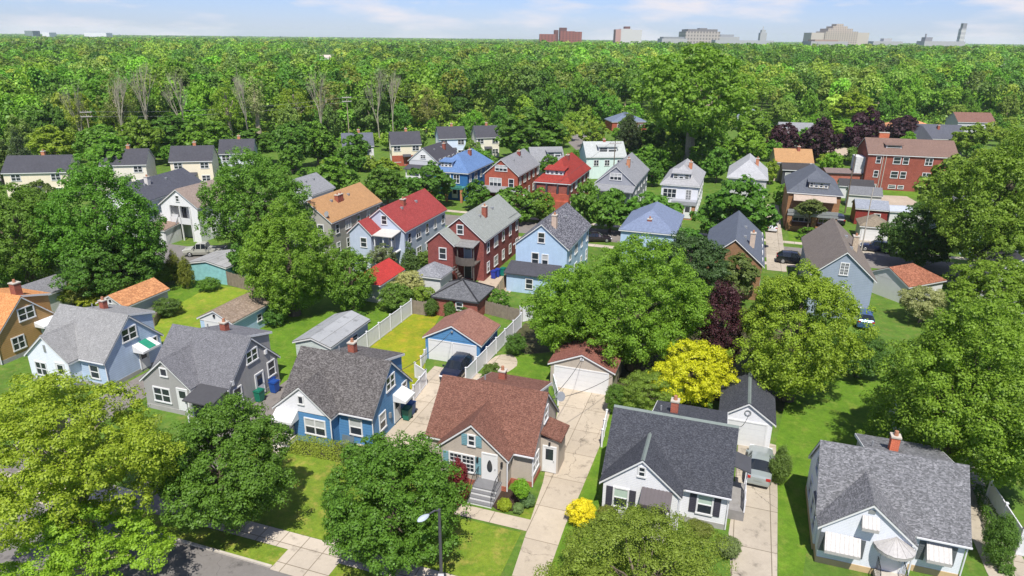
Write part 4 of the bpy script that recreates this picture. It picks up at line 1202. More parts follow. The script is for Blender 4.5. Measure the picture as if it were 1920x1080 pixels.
h = flat('long low red brick garage row with flat brown roof', (1645, 327), 10.5, 6, 3.0, 3.6, brick((0.36, 0.11, 0.07), (0.28, 0.09, 0.06), 'brick'), shingle((0.17, 0.13, 0.12), 0.2, 6, 0.1), axis='x', yaw=-9, name='garage_row', sides='', trim=M_dark)
h.root['category'] = 'garage'; h.done()
# apartment house
h = flat('three storey red brick apartment house with brown roof and orange chimney', (1800, 296), 17.5, 11, 7.6, 10.4, brick((0.25, 0.062, 0.038), (0.20, 0.05, 0.034), 'brick'), shingle((0.17, 0.11, 0.088), 0.15, 6, 0.06), axis='x', yaw=-14, name='apartment_house', sides='')
h.root['category'] = 'apartment house'
for z in (0.4, 3.0, 6.0):
    for x, w_, s_ in ((-15.2, 0.8, 'dh'), (-11.6, 1.3, 'dh'), (-9.9, 1.0, 'dh'), (-5.5, 1.3, 'twin'), (-2.0, 1.0, 'dh')):
        h.win('f', x - 0.0, z + 0.4, w_, 1.3 if z > 1 else 0.6, h.fw, s_)
dormer(h, -12.2, 2.2, 8.2, 3.0, 1.2, 2.5, M_white, 1)
h.chimney(-13.6, 6.2, 9, 11.4, 2.0, 0.9, brick((0.45, 0.13, 0.06), (0.4, 0.11, 0.05), 'orange_brick'), pot=False)
b = MB(); b.box(-19.2, -17.3, 2, 6, 0, 6.5); h.part('stair_porch', b, plain((0.55, 0.55, 0.55), 0.7, 0.2, name='grey_wood2'))
d = MB()
for x in (-14.4, -13.8): d.tube((x, 0.2, 0.3), (x, 0.2, 7.3), 0.08, 0.08, 5)
h.part('drain_pipe', d, M_conc); h.done()
h = flat('white house with orange hip roof behind the purple trees', (1768, 243), 15, 12, 4.4, 7.0, siding((0.7, 0.7, 0.7), 0.2), shingle((0.50, 0.24, 0.11), 0.15, 6, 0.06), hf=4.5, hb=4.5, yaw=-8, name='bungalow', sides='')
h.win('f', -11, 2.4, 1.5, 1.2, h.fw, 'twin'); h.win('f', -5, 2.4, 1.5, 1.2, h.fw, 'twin'); h.done()
h = flat('charcoal roofed house just behind the brick apartment house', (1812, 262), 16, 10, 4.5, 8.0, siding((0.3, 0.3, 0.33), 0.2), shingle((0.085, 0.09, 0.11), 0.15, 6, 0.06), axis='x', yaw=-10, name='gabled_house', sides='', chim=(-6.5, 3.5, -0.2))
h.block(-16.3, -9.5, -2.5, 5, 4.5, 8.2, 'y', 0.3, hf=0.1, wall=None); h.done()
h = flat('white house with red brown roof near the right edge of the wood', (1868, 230), 12, 9, 5.2, 8.0, siding((0.46, 0.46, 0.46), 0.2), shingle((0.17, 0.09, 0.07), 0.15, 6, 0.06), axis='x', yaw=-6, name='gabled_house', sides='')
h.win('f', -8, 3.4, 1.5, 1.3, h.fw, 'twin'); h.win('f', -4, 3.4, 1.5, 1.3, h.fw, 'twin'); h.done()
h = flat('grey roofed house glimpsed left of the purple maples', (1432, 222), 9, 9, 4.6, 7.4, siding((0.5, 0.52, 0.56), 0.2), shingle((0.22, 0.25, 0.31), 0.15, 6, 0.06), axis='y', yaw=-18, name='gabled_house', sides=''); h.done()
h = flat('pale grey roofed house glimpsed between two purple maples', (1528, 250), 10, 8, 4.4, 7.0, siding((0.5, 0.5, 0.5), 0.2), ROOF_grey, axis='x', yaw=-10, name='gabled_house', sides=''); h.done()
h = flat('grey roof showing between the left trees and the tan roofed flat', (586, 366), 7.4, 7, 5.0, 7.4, siding((0.5, 0.52, 0.55), 0.2), ROOF_grey, name='two_flat_house', sides='', group=RS); h.done()
for lab, u, v, W, D, zz, wc, rc in (('white building with flat roof far off in the wood', 628, 108, 34, 14, 9, (0.6, 0.58, 0.55), (0.5, 0.42, 0.36)), ('small white house among the far trees, roof tilted towards us', 672, 150, 9, 9, 7, (0.65, 0.65, 0.65), (0.55, 0.57, 0.6)), ('white house glimpsed in the far wood right of the flat roofed building', 664, 124, 16, 9, 8, (0.65, 0.65, 0.65), (0.5, 0.5, 0.52))):
    h = flat(lab, (u, v), W, D, zz, zz + 2.5, plain(wc, 0.8, name='far_wall'), plain(rc, 0.8, name='far_roof'), axis='x', yaw=6, name='distant_building', sides='')
    h.root['category'] = 'building'; h.done()

# ------------------------------------------------------------------ skyline
def facade(wall, gap, pw, ph, name):
    """windows as a regular pattern of dark panes in the wall"""
    k = key(name, wall, gap, pw, ph)
    if k in _mats: return _mats[k]
    m, t, b_ = newmat(name)
    b_.inputs['Roughness'].default_value = 0.8
    sp = nd(t, 'ShaderNodeSeparateXYZ'); ln(t, objco(t), sp.inputs[0])
    ad = nd(t, 'ShaderNodeMath', operation='ADD'); ln(t, sp.outputs['X'], ad.inputs[0]); ln(t, sp.outputs['Y'], ad.inputs[1])
    a = saw(t, ad.outputs[0], pw); c = saw(t, sp.outputs['Z'], ph)
    g1 = nd(t, 'ShaderNodeMath', operation='GREATER_THAN'); ln(t, a, g1.inputs[0]); g1.inputs[1].default_value = 0.5
    g2 = nd(t, 'ShaderNodeMath', operation='GREATER_THAN'); ln(t, c, g2.inputs[0]); g2.inputs[1].default_value = 0.45
    mu = nd(t, 'ShaderNodeMath', operation='MULTIPLY'); ln(t, g1.outputs[0], mu.inputs[0]); ln(t, g2.outputs[0], mu.inputs[1])
    mxn = nd(t, 'ShaderNodeMix', data_type='RGBA'); ln(t, mu.outputs[0], mxn.inputs['Factor'])
    mxn.inputs['A'].default_value = wall + (1,); mxn.inputs['B'].default_value = gap + (1,)
    ln(t, mxn.outputs['Result'], b_.inputs['Base Color'])
    _mats[k] = m
    return m
def sky_building(name, label, uc, dist, boxes, m, cat='building', extra=None):
    """boxes in picture units at that distance: (u0, u1, v_top, depth m, material index)"""
    X = P(uc, 100, 0); s = dist / X.y
    c = Vector((X.x * s, dist, 0))
    r = thing(name, label, cat, c)
    mpp = dist / FPX * 1.02
    parts = {}
    for k, (pn, u0, u1, vt, dep, mi) in enumerate(boxes):
        um = (u0 + u1) / 2
        hz = 72 + (um - 960) * 0.0105
        z1 = CAM_H + (hz - vt) * mpp * 0.93
        b = MB()
        x0, x1 = (u0 - uc) * mpp, (u1 - uc) * mpp
        off = 0.07 * k
        b.box(x0, x1, -dep / 2 + off, dep / 2 + off, 0, z1)
        b.build(pn, m[mi], r)
    if extra: extra(r, mpp)
    return r
m_rb = facade((0.26, 0.09, 0.07), (0.12, 0.05, 0.045), 7, 4, 'far_brick')
m_rd = plain((0.13, 0.06, 0.055), 0.8, name='far_brick_dark')
sky_building('tower_block', 'low red brick tower block on the skyline with dark stair core at right', 1028, 1500, [('wing', 1012, 1040, 65, 30, 0), ('core', 1037, 1044, 58, 26, 1)], [m_rb, m_rd])
sky_building('tower_block', 'taller stepped red brick tower block on the skyline', 1067, 1530, [('core', 1049, 1061, 54, 26, 1), ('wing', 1050, 1075, 60, 30, 0), ('wing', 1073, 1087, 61, 26, 0)], [m_rb, m_rd])
m_w = facade((0.50, 0.49, 0.48), (0.12, 0.12, 0.14), 9.5, 900, 'far_white_ribs')
m_pk = plain((0.42, 0.25, 0.22), 0.8, name='far_pink')
sky_building('tower_block', 'white ribbed high-rise with pinkish side wall on the skyline', 1175, 1400, [('side_wall', 1152, 1161, 57, 30, 1), ('shaft', 1161, 1180, 56, 28, 0), ('core', 1168, 1177, 52, 20, 2), ('shaft', 1180, 1197, 58, 26, 0)], [m_w, m_pk, m_rd])
m_st = facade((0.40, 0.35, 0.31), (0.16, 0.14, 0.13), 9, 9, 'far_arena')
sky_building('arena', 'broad grey brown arena-like block with dark roof band on the skyline', 1305, 2200, [('body', 1278, 1336, 61, 90, 0), ('roof', 1282, 1332, 57, 80, 1), ('roof_box', 1305, 1318, 55, 30, 1)], [m_st, plain((0.16, 0.15, 0.15), 0.8, name='far_dark')])
m_lw = plain((0.36, 0.36, 0.36), 0.8, 0.2, name='far_pale')
sky_building('long_hall', 'long low pale hall with grey roof left of the arena', 1262, 2000, [('body', 1237, 1280, 73, 60, 0), ('roof', 1240, 1276, 70, 50, 1)], [m_lw, plain((0.2, 0.21, 0.22), 0.8, name='far_dark')])
sky_building('domed_hall', 'low grey roofed hall right of the arena', 1355, 2300, [('body', 1340, 1376, 70, 60, 0), ('roof', 1345, 1368, 66, 40, 1)], [m_lw, plain((0.25, 0.26, 0.28), 0.8, name='far_dark')])
def cupola(r, mpp):
    b = MB(); b.tube((0, 0, CAM_H + 20 * mpp * 0.5), (0, 0, CAM_H + 24 * mpp), 5 * mpp * 0.5, 0.4, 10)
    b.build('spire', m_lw, r)
sky_building('church_tower', 'slim white tower with a pointed cupola on the skyline', 1425, 2300, [('shaft', 1420, 1431, 63, 18, 0), ('belfry', 1422, 1429, 58, 14, 1)], [m_lw, plain((0.35, 0.36, 0.36), 0.8, name='far_grey')], extra=cupola)
sky_building('low_hall', 'long low white roofed hall at the treeline behind the slim tower', 1400, 2000, [('body', 1340, 1440, 76, 40, 0)], [plain((0.36, 0.37, 0.38), 0.8, 0.2, name='far_white')])
m_hs = facade((0.42, 0.36, 0.30), (0.20, 0.17, 0.15), 6, 5, 'far_hospital')
m_rib = facade((0.46, 0.41, 0.35), (0.2, 0.17, 0.15), 13, 900, 'far_ribs')
sky_building('hospital', 'huge stepped tan building with central peak on the skyline', 1562, 1900, [('wing', 1513, 1535, 63, 50, 1), ('wing', 1535, 1590, 61, 60, 0), ('wing', 1588, 1611, 63, 50, 1), ('tower', 1540, 1582, 56, 50, 0), ('tower', 1549, 1574, 52, 40, 0), ('crown', 1556, 1568, 48, 30, 0)], [m_hs, m_rib], cat='hospital')
sky_building('long_hall', 'brown roofed low building at the foot of the big tan hospital', 1545, 1300, [('body', 1512, 1575, 78, 40, 0), ('roof', 1520, 1560, 75, 30, 1)], [m_lw, plain((0.3, 0.22, 0.17), 0.8, name='far_brown')])
def lean_top(r, mpp):
    pass
sky_building('tall_tower', 'tall slender grey tower standing alone at right on the skyline', 1795, 2200, [('shaft', 1791, 1799, 56, 14, 0), ('top', 1792.5, 1799, 47, 12, 1)], [facade((0.5, 0.49, 0.48), (0.25, 0.25, 0.27), 4, 12, 'far_tower'), plain((0.2, 0.2, 0.22), 0.8, name='far_dark')], cat='tower')
sky_building('low_hall', 'long white low building near the slender right tower', 1765, 2000, [('body', 1725, 1795, 78, 40, 0), ('roof_box', 1729, 1741, 71, 20, 1), ('mast', 1731, 1733, 65, 3, 1)], [m_lw, plain((0.2, 0.2, 0.22), 0.8, name='far_dark')])
sky_building('low_hall', 'pale low building between the hospital and the slender tower', 1660, 2100, [('body', 1630, 1680, 78, 40, 0), ('roof_box', 1650, 1664, 73, 20, 0)], [m_lw])
sky_building('low_hall', 'long white warehouse on the left part of the horizon', 192, 2600, [('body', 172, 210, 62.3, 40, 0)], [plain((0.66, 0.66, 0.68), 0.8, 0.1, name='far_white')])
sky_building('low_hall', 'small white building at the far left of the horizon', 100, 2600, [('body', 94, 106, 61.5, 40, 0)], [plain((0.66, 0.66, 0.68), 0.8, 0.1, name='far_white')])
sky_building('low_hall', 'dark block rising just above the far left treeline', 68, 2600, [('body', 62, 76, 58.5, 40, 0)], [plain((0.16, 0.2, 0.2), 0.8, 0.1, name='far_dark')])

# ------------------------------------------------------------------ foliage
def leaf_quads(pos, nrm, size, rng, aspect=0.62):
    """one small kite-shaped leaf cluster face per row; returns (n*4, 3) vertices"""
    n = len(pos)
    nrm = nrm / (np.linalg.norm(nrm, axis=1, keepdims=True) + 1e-9)
    r = rng.normal(size=(n, 3))
    t = np.cross(nrm, r)
    t /= (np.linalg.norm(t, axis=1, keepdims=True) + 1e-9)
    bt = np.cross(nrm, t)
    s = size[:, None] if isinstance(size, np.ndarray) else size
    v = np.empty((n, 4, 3))
    v[:, 0] = pos - t * s * 0.5
    v[:, 1] = pos - bt * s * aspect * 0.5 + nrm * s * 0.08
    v[:, 2] = pos + t * s * 0.5
    v[:, 3] = pos + bt * s * aspect * 0.5 + nrm * s * 0.08
    return v.reshape(-1, 3)
def quad_mesh(name, verts, mat):
    n = len(verts) // 4
    me = bpy.data.meshes.new(name)
    me.vertices.add(n * 4); me.loops.add(n * 4); me.polygons.add(n)
    me.vertices.foreach_set('co', verts.astype(np.float32).ravel())
    me.loops.foreach_set('vertex_index', np.arange(n * 4, dtype=np.int32))
    me.polygons.foreach_set('loop_start', np.arange(0, n * 4, 4, dtype=np.int32))
    me.polygons.foreach_set('loop_total', np.full(n, 4, dtype=np.int32))
    me.materials.append(mat)
    me.update()
    return me
def env(kind, t):
    t = np.clip(t, 0, 1)
    if kind == 'cone': return (1 - t) ** 0.85 * 0.97 + 0.03
    if kind == 'column': return np.sin(np.pi * t ** 0.55) ** 0.45
    if kind == 'tall': return np.sin(np.pi * t ** 0.8) ** 0.55
    if kind == 'ball': return np.sqrt(np.clip(1 - (2 * t - 1) ** 2, 0, 1))
    if kind == 'spread': return np.sin(np.pi * t ** 0.6) ** 0.6
    return np.sin(np.pi * t ** 0.72) ** 0.62
def pick(c, n, rng):
    """well spread subset of the candidate points"""
    sel = [0]
    d = np.linalg.norm(c - c[0], axis=1)
    while len(sel) < min(n, len(c)):
        i = int(np.argmax(d * rng.uniform(0.7, 1, len(d))))
        sel.append(i)
        d = np.minimum(d, np.linalg.norm(c - c[i], axis=1))
    return c[sel]
def crown_points(seed, kind, n_b, br, n_c, cr, per, inner=0.7, lobes=0.16, flat=0.8):
    """unit crown (radius 1, z from -1 to 1): boughs on the outline, twig clumps on each bough, leaves on each clump"""
    rng = np.random.default_rng(seed)
    ph = rng.uniform(0, 6.28, 4)
    cand = n_b * 7
    th = rng.uniform(0, 2 * np.pi, cand)
    t = rng.uniform(0.04, 0.97, cand)
    r = env(kind, t)
    keep = rng.uniform(0, 1, cand) < (r * 0.85 + 0.15)
    th, t, r = th[keep], t[keep], r[keep]
    rho = 1 - (1 - inner) * rng.uniform(0, 1, len(th)) ** 1.3
    lob = 1 + lobes * (np.sin(2 * th + ph[0] + 3 * t) + 0.8 * np.sin(3 * th + ph[1] - 5 * t) + 0.6 * np.sin(5 * th + ph[2] + 7 * t)) / 1.6
    R = np.maximum(r * lob * rho - br * 0.62, 0)
    B = pick(np.stack([R * np.cos(th), R * np.sin(th), (2 * t - 1) * (1 - br * 0.6)], 1), n_b, rng)
    n = len(B)
    out = B / (np.linalg.norm(B, axis=1, keepdims=True) + 0.15)
    brs = br * rng.uniform(0.7, 1.3, n)
    d = rng.normal(size=(n, n_c, 3)); d /= np.linalg.norm(d, axis=2, keepdims=True)
    d = d + out[:, None, :] * 0.75 + np.array([0, 0, 0.3])
    d /= np.linalg.norm(d, axis=2, keepdims=True)
    C = (B[:, None, :] + d * brs[:, None, None] * rng.uniform(0.55, 1.05, (n, n_c, 1)) * np.array([1, 1, flat])).reshape(-1, 3)
    cd = d.reshape(-1, 3)
    m = len(C)
    crs = cr * rng.uniform(0.6, 1.4, m)
    e = rng.normal(size=(m, per, 3)); e /= np.linalg.norm(e, axis=2, keepdims=True)
    e = e + cd[:, None, :] * 0.55 + np.array([0, 0, 0.35])
    e /= np.linalg.norm(e, axis=2, keepdims=True)
    pos = C[:, None, :] + e * crs[:, None, None] * (0.4 + 0.7 * rng.uniform(0, 1, (m, per, 1)) ** 0.7) * np.array([1, 1, flat])
    nrm = e * 0.9 + rng.normal(size=e.shape) * 0.34 + np.array([0, 0.0, 0.3])
    return pos.reshape(-1, 3) * 0.92, nrm.reshape(-1, 3), rng, B * 0.92
def unit_crown(name, seed, kind, n_b, br, n_c, cr, per, ls, mat=None, **kw):
    pos, nrm, rng, c = crown_points(seed, kind, n_b, br, n_c, cr, per, **kw)
    s = ls * rng.uniform(0.65, 1.4, len(pos))
    return quad_mesh(name, leaf_quads(pos, nrm, s, rng, 0.72), mat or M_leaf), c
def real_crown(name, seed, kind, R, Bz, cr, ls, dens=1.0, mat=None, brf=0.36, **kw):
    """crown of a tree seen close: true leaf-cluster size in metres"""
    bm = max(brf * R, cr * 1.3) if R > 1.3 else 0.42 * R
    n_b = int(dens * 1.5 * 4 * (R + Bz) / 2 * R / (bm * bm)) + 4
    n_c = max(5, int(1.5 * (bm / cr) ** 2))
    per = int(min(130, max(14, 1.9 * (cr / ls) ** 2 * 4)))
    pos, nrm, rng, c = crown_points(seed, kind, n_b, bm / R, n_c, cr / R, per, **kw)
    pos = pos * np.array([R, R, Bz])
    s = ls * rng.uniform(0.65, 1.4, len(pos))
    return quad_mesh(name, leaf_quads(pos, nrm, s, rng, 0.72), mat or M_leaf), c * np.array([R, R, Bz])
def trunk_mb(h, r, targets, seed=0, thin=0.45, lean=(0, 0)):
    """tapered trunk from the ground to h with limbs reaching the target points"""
    rnd = random.Random(seed)
    b = MB()
    pts = []
    n = 5
    for k in range(n + 1):
        f = k / n
        pts.append(Vector((lean[0] * f + rnd.uniform(-.1, .1) * r * 2 * (k > 0), lean[1] * f + rnd.uniform(-.1, .1) * r * 2 * (k > 0), h * f)))
    rads = [r * (1.25 if k == 0 else 1 - 0.72 * k / n) for k in range(n + 1)]
    for k in range(n):
        b.tube(pts[k] - Vector((0, 0, 0.05 if k == 0 else 0)), pts[k + 1], rads[k], rads[k + 1], 8)
    for tg in targets:
        tg = Vector(tg)
        f = min(0.9, max(0.3, 0.25 + 0.5 * (tg.z / (h * 1.6)) + rnd.uniform(-.08, .08)))
        i = min(n - 1, int(f * n))
        s = pts[i].lerp(pts[i + 1], f * n - i)
        mid = s.lerp(tg, 0.5) + Vector((0, 0, 0.08 * (tg - s).length)) + Vector((rnd.uniform(-.1, .1), rnd.uniform(-.1, .1), 0)) * (tg - s).length
        r0 = rads[i] * thin
        b.tube(s, mid, r0, r0 * 0.65, 5); b.tube(mid, tg, r0 * 0.65, r0 * 0.2, 5)
    return b
def tree_geom(box, vb, R=None):
    """base, crown centre height, radius and half height of a tree whose crown fills box in the photograph and stands at row vb"""
    u0, v0, u1, v1 = box
    um, vm = (u0 + u1) / 2, (v0 + v1) / 2
    ub = um
    for _ in range(6):
        b = P(ub, vb)
        lo, hi = -1.0, 45.0
        for _ in range(40):
            m = (lo + hi) / 2
            if proj(b.x, b.y, m)[1] > vm: lo = m
            else: hi = m
        pu, pv, zc = proj(b.x, b.y, lo)
        ub += um - pu
    R = (u1 - u0) / 2 * zc / FPX
    al = math.atan2(CAM_H - lo, b.y)
    e = (v1 - v0) / 2 * zc / FPX
    q = (e * e - (R * math.sin(al)) ** 2)
    Bz = math.sqrt(q) / math.cos(al) if q > 0 else 0
    Bz = min(max(Bz, 0.55 * R, 0.3), max(lo * 0.97, 0.3))
    return b, lo, R, Bz
_tmpl, _ttr = {}, {}
TK = {'maple': [('round', 26, 0.34, 9, 0.15, 26, 0.125), ('round', 22, 0.38, 10, 0.16, 26, 0.125), ('spread', 28, 0.33, 9, 0.15, 26, 0.125)],
      'oak': [('tall', 28, 0.32, 9, 0.15, 26, 0.12), ('spread', 24, 0.36, 9, 0.15, 26, 0.125)],
      'shrub': [('ball', 24, 0.32, 8, 0.15, 24, 0.13), ('round', 22, 0.34, 8, 0.16, 24, 0.13)],
      'wood': [('round', 22, 0.38, 9, 0.17, 24, 0.125), ('tall', 26, 0.33, 9, 0.16, 24, 0.12), ('spread', 22, 0.36, 9, 0.17, 24, 0.125), ('round', 18, 0.42, 10, 0.18, 24, 0.13)],
      'loose': [('spread', 22, 0.3, 8, 0.14, 22, 0.12), ('tall', 22, 0.3, 8, 0.14, 22, 0.12)],
      'column': [('column', 30, 0.4, 8, 0.2, 22, 0.16)]}
def template(kind, i):
    k = (kind, i % len(TK[kind]))
    if k not in _tmpl:
        e, nb, br, nc, cr, per, ls = TK[kind][k[1]]
        me, c = unit_crown('crown', 11 + 7 * k[1] + len(kind), e, nb, br, nc, cr, per, ls, inner=0.6, lobes=0.2)
        _tmpl[k] = me
        rnd = random.Random(3 + k[1])
        tg = [(p[0] * .8, p[1] * .8, 1 + p[2] * .6) for p in rnd.sample([tuple(q) for q in c], min(9, len(c)))]
        _ttr[k] = trunk_mb(1.25, 0.07, tg, k[1], 0.5).mesh('trunk', M_bark)
    return _tmpl[k], _ttr[k]
GREEN = (0.088, 0.19, 0.020)
DEEP = (0.062, 0.145, 0.018)
YELG = (0.145, 0.225, 0.020)
LIME = (0.19, 0.26, 0.026)
OLIVE = (0.085, 0.125, 0.030)
PURP = (0.040, 0.020, 0.026)
DARK = (0.038, 0.085, 0.018)
PALE = (0.20, 0.24, 0.10)
GOLD = (0.52, 0.46, 0.02)
BRIGHT = (0.105, 0.235, 0.018)
_tn = [0]
def tree(label, kind, box, vb, col=GREEN, name='tree', cat='tree', group=None, near=None, dens=1.0, trunk=True, mat=None, seed=None, jit=0.06, inner=0.68, lobes=0.16, bark=None, Rz=None):
    """a tree thing: empty at its base > trunk, crown.  near = leaf cluster size in metres for its own crown mesh"""
    _tn[0] += 1
    i = _tn[0] if seed is None else seed
    b, c, R, Bz = tree_geom(box, vb)
    if Rz: Bz = Rz
    r = thing(name, label, cat, b, 0, group)
    rnd = random.Random(i * 13 + 5)
    if near:
        near *= 0.66
        cr = max(0.24 * (R ** 0.5), near * 1.9)
        ek = {'maple': 'round', 'oak': 'tall', 'shrub': 'ball', 'loose': 'spread', 'wood': 'round', 'column': 'column', 'cone': 'cone', 'ball': 'ball'}[kind]
        me, cl = real_crown('crown', i + 100, ek, R, Bz, cr, near, dens, mat, inner=inner, lobes=lobes)
        cw = link('crown', me, r, (0, 0, c))
        if trunk:
            tg = [(q[0] * .85, q[1] * .85, c + q[2] * .75) for q in rnd.sample([tuple(z) for z in cl], min(len(cl), 16))]
            trunk_mb(c + Bz * 0.35, max(0.12, 0.045 * (c + Bz)), tg, i, 0.5).build('trunk', bark or M_bark, r)
    else:
        me, tm = template(kind, i)
        cw = link('crown', me, r, (0, 0, c))
        cw.scale = (R, R, Bz)
        cw.rotation_euler = (0, 0, rnd.uniform(0, 6.28))
        if trunk:
            t = link('trunk', tm, r)
            t.scale = (R, R, max(c, 0.4))
            t.rotation_euler = cw.rotation_euler
    j = [1 + rnd.uniform(-jit, jit) for _ in range(3)]
    cw.color = (col[0] * j[0] * (1 + rnd.uniform(-jit, jit)), col[1] * j[1], col[2] * j[2], 1)
    return r

# --- close trees, each with its own crown
LN = 0.2
tree('big yellow green street tree filling the lower left corner with pale forked limbs', 'loose', (-60, 670, 305, 1000), 1065, (0.165, 0.262, 0.022), near=0.2, dens=0.75, inner=0.35, lobes=0.28, bark=M_palebark)
tree('low yellow green bough-like young tree at the kerb in the bottom left corner', 'loose', (20, 915, 290, 1120), 1120, (0.165, 0.262, 0.022), near=0.19, dens=0.6, inner=0.3, lobes=0.3, bark=M_palebark)
tree('dense green street maple in front of the grey house', 'maple', (282, 735, 548, 990), 990, (0.066, 0.142, 0.018), near=0.2, dens=1.2, inner=0.75)
tree('dense green street maple just left of the street lamp', 'maple', (608, 805, 868, 1062), 1052, (0.066, 0.15, 0.017), near=0.2, dens=1.25, inner=0.78, lobes=0.1)
tree('broad yellowish green tree at bottom centre before the white house with dark awning', 'maple', (1010, 968, 1392, 1195), 1165, (0.125, 0.195, 0.026), near=0.15, lobes=0.1)
tree('large spreading green maple behind the beige garage', 'maple', (1070, 432, 1320, 690), 690, (0.105, 0.205, 0.020), near=0.24, lobes=0.24)
tree('green maple lobe leaning over the white fence left of the beige garage', 'maple', (985, 488, 1155, 665), 665, (0.112, 0.215, 0.020), near=0.24, lobes=0.2)
tree('yellow green leafy tree behind the charcoal roofed garage', 'maple', (1380, 482, 1612, 748), 748, (0.140, 0.228, 0.020), near=0.24, lobes=0.2)
tree('huge bright green tree on the right beyond the grey mottled roof', 'maple', (1645, 540, 1990, 920), 900, (0.12, 0.205, 0.020), near=0.24, lobes=0.26, inner=0.45)
tree('tall spreading tree at the right edge leaning over the second street', 'loose', (1762, 232, 2010, 522), 540, (0.115, 0.195, 0.022), near=0.36, lobes=0.25, inner=0.35)
tree('dark shaded tree beside the blue car on the second street', 'maple', (1665, 372, 1800, 500), 500, (0.05, 0.105, 0.020), near=0.36)
tree('wide green tree along the second street right of the stained orange roof', 'maple', (1800, 478, 1990, 610), 620, (0.12, 0.20, 0.020), near=0.3, lobes=0.25)
tree('big round green tree on the left beside the white porch house', 'maple', (85, 280, 284, 545), 545, (0.072, 0.18, 0.018), near=0.34, lobes=0.25)
tree('bushy green tree at the left edge behind the white garage', 'maple', (-60, 330, 130, 540), 540, (0.078, 0.165, 0.020), near=0.34)
tree('dark lower tree at the foot of the big left tree', 'maple', (120, 420, 292, 570), 560, (0.058, 0.145, 0.018), near=0.32)
tree('tall green maple between the white porch house and the orange tan roof', 'maple', (388, 264, 574, 478), 478, (0.078, 0.175, 0.020), near=0.36, lobes=0.22)
tree('large dense yellowish green tree behind the light blue garage', 'maple', (455, 368, 628, 595), 590, (0.112, 0.2, 0.020), near=0.26, lobes=0.14)
tree('slim green tree between the dense tree and the red garage', 'oak', (612, 460, 702, 585), 585, (0.09, 0.185, 0.02), near=0.26)
# --- garden trees and shrubs near
tree('bright yellow ornamental tree beside the round clipped shrub', 'maple', (1228, 625, 1374, 760), 762, (0.345, 0.37, 0.015), near=0.2, jit=0.02)
tree('large rounded green shrub behind the white house chimney', 'ball', (1165, 692, 1274, 775), 778, (0.125, 0.205, 0.028), name='shrub', cat='shrub', near=0.12, lobes=0.03)
tree('tall dark purple tree squeezed between two big green trees', 'oak', (1306, 520, 1398, 708), 712, (0.046, 0.020, 0.024), near=0.22)
tree('dark olive pine-like tree behind the big front yard maple', 'maple', (1215, 425, 1372, 560), 585, (0.045, 0.085, 0.026), near=0.3)
tree('round bright yellow shrub at the corner of the long driveway', 'ball', (1066, 932, 1115, 990), 984, (0.50, 0.45, 0.02), name='shrub', cat='shrub', near=0.10, lobes=0.05, trunk=False)
tree('small clipped olive bush left of the dark awning house front', 'ball', (1118, 948, 1158, 985), 984, (0.13, 0.15, 0.03), name='bush', cat='bush', near=0.09, lobes=0.05, trunk=False)
tree('small green bush below the dark door awning', 'ball', (1175, 950, 1210, 985), 985, (0.09, 0.165, 0.02), name='bush', cat='bush', near=0.09, lobes=0.05, trunk=False)
tree('clipped olive bush under the right window with dark shutters', 'ball', (1284, 975, 1338, 1015), 1012, (0.125, 0.15, 0.03), name='bush', cat='bush', near=0.09, lobes=0.05, trunk=False)
tree('grey green bush at the driveway corner of the dark awning house', 'ball', (1345, 1005, 1388, 1045), 1044, (0.115, 0.165, 0.06), name='bush', cat='bush', near=0.09, lobes=0.08, trunk=False)
tree('deep red leaved small maple beside the beige house steps', 'oak', (838, 862, 878, 942), 945, (0.12, 0.018, 0.022), near=0.11, jit=0.02)
tree('small bright green tree in the mulch bed at the beige house corner', 'ball', (960, 900, 992, 932), 948, (0.12, 0.235, 0.02), near=0.09, name='small_tree')
tree('round lime ball bush in the mulch bed by the beige house steps', 'ball', (936, 935, 958, 957), 956, (0.19, 0.28, 0.02), name='bush', cat='bush', near=0.07, lobes=0.03, trunk=False)
tree('round grey green bush in the mulch bed below the small tree', 'ball', (976, 925, 1002, 950), 949, (0.085, 0.16, 0.055), name='bush', cat='bush', near=0.07, lobes=0.04, trunk=False)
tree('tiny pale green bush at the front of the mulch bed', 'ball', (964, 944, 980, 962), 961, (0.115, 0.19, 0.06), name='bush', cat='bush', near=0.07, lobes=0.04, trunk=False)
tree('round lime ball bush left of the beige house steps', 'ball', (860, 918, 876, 936), 935, (0.18, 0.25, 0.02), name='bush', cat='bush', near=0.07, lobes=0.04, trunk=False)
tree('loose green bush at the front right corner of the bright blue house', 'ball', (658, 838, 690, 870), 868, (0.085, 0.165, 0.025), name='bush', cat='bush', near=0.10, trunk=False)
tree('small dark green shrub beside the light blue garage', 'ball', (494, 572, 536, 612), 610, (0.06, 0.135, 0.02), name='shrub', cat='shrub', near=0.15, trunk=False)
tree('round yellow green bush behind the tan house', 'ball', (92, 535, 135, 575), 574, (0.125, 0.19, 0.02), name='bush', cat='bush', near=0.16, trunk=False)
tree('wiry reddish green tree left of the orange roofed garage', 'loose', (128, 505, 188, 570), 574, (0.12, 0.14, 0.03), near=0.2)
tree('bright yellow green low bush touching the orange roofed garage', 'ball', (152, 545, 200, 580), 578, (0.19, 0.22, 0.02), name='bush', cat='bush', near=0.16, trunk=False)
tree('yellow green bush right of the big left tree beyond the orange roofed garage', 'ball', (262, 490, 325, 535), 534, (0.125, 0.18, 0.022), name='bush', cat='bush', near=0.2, trunk=False)
tree('dark bushes beside the long grassy yard', 'ball', (290, 558, 338, 592), 592, (0.065, 0.12, 0.025), name='bush', cat='bush', near=0.15, trunk=False)
tree('low green bush at the end of the wooden fence', 'ball', (372, 520, 410, 545), 545, (0.08, 0.17, 0.02), name='bush', cat='bush', near=0.16, trunk=False)
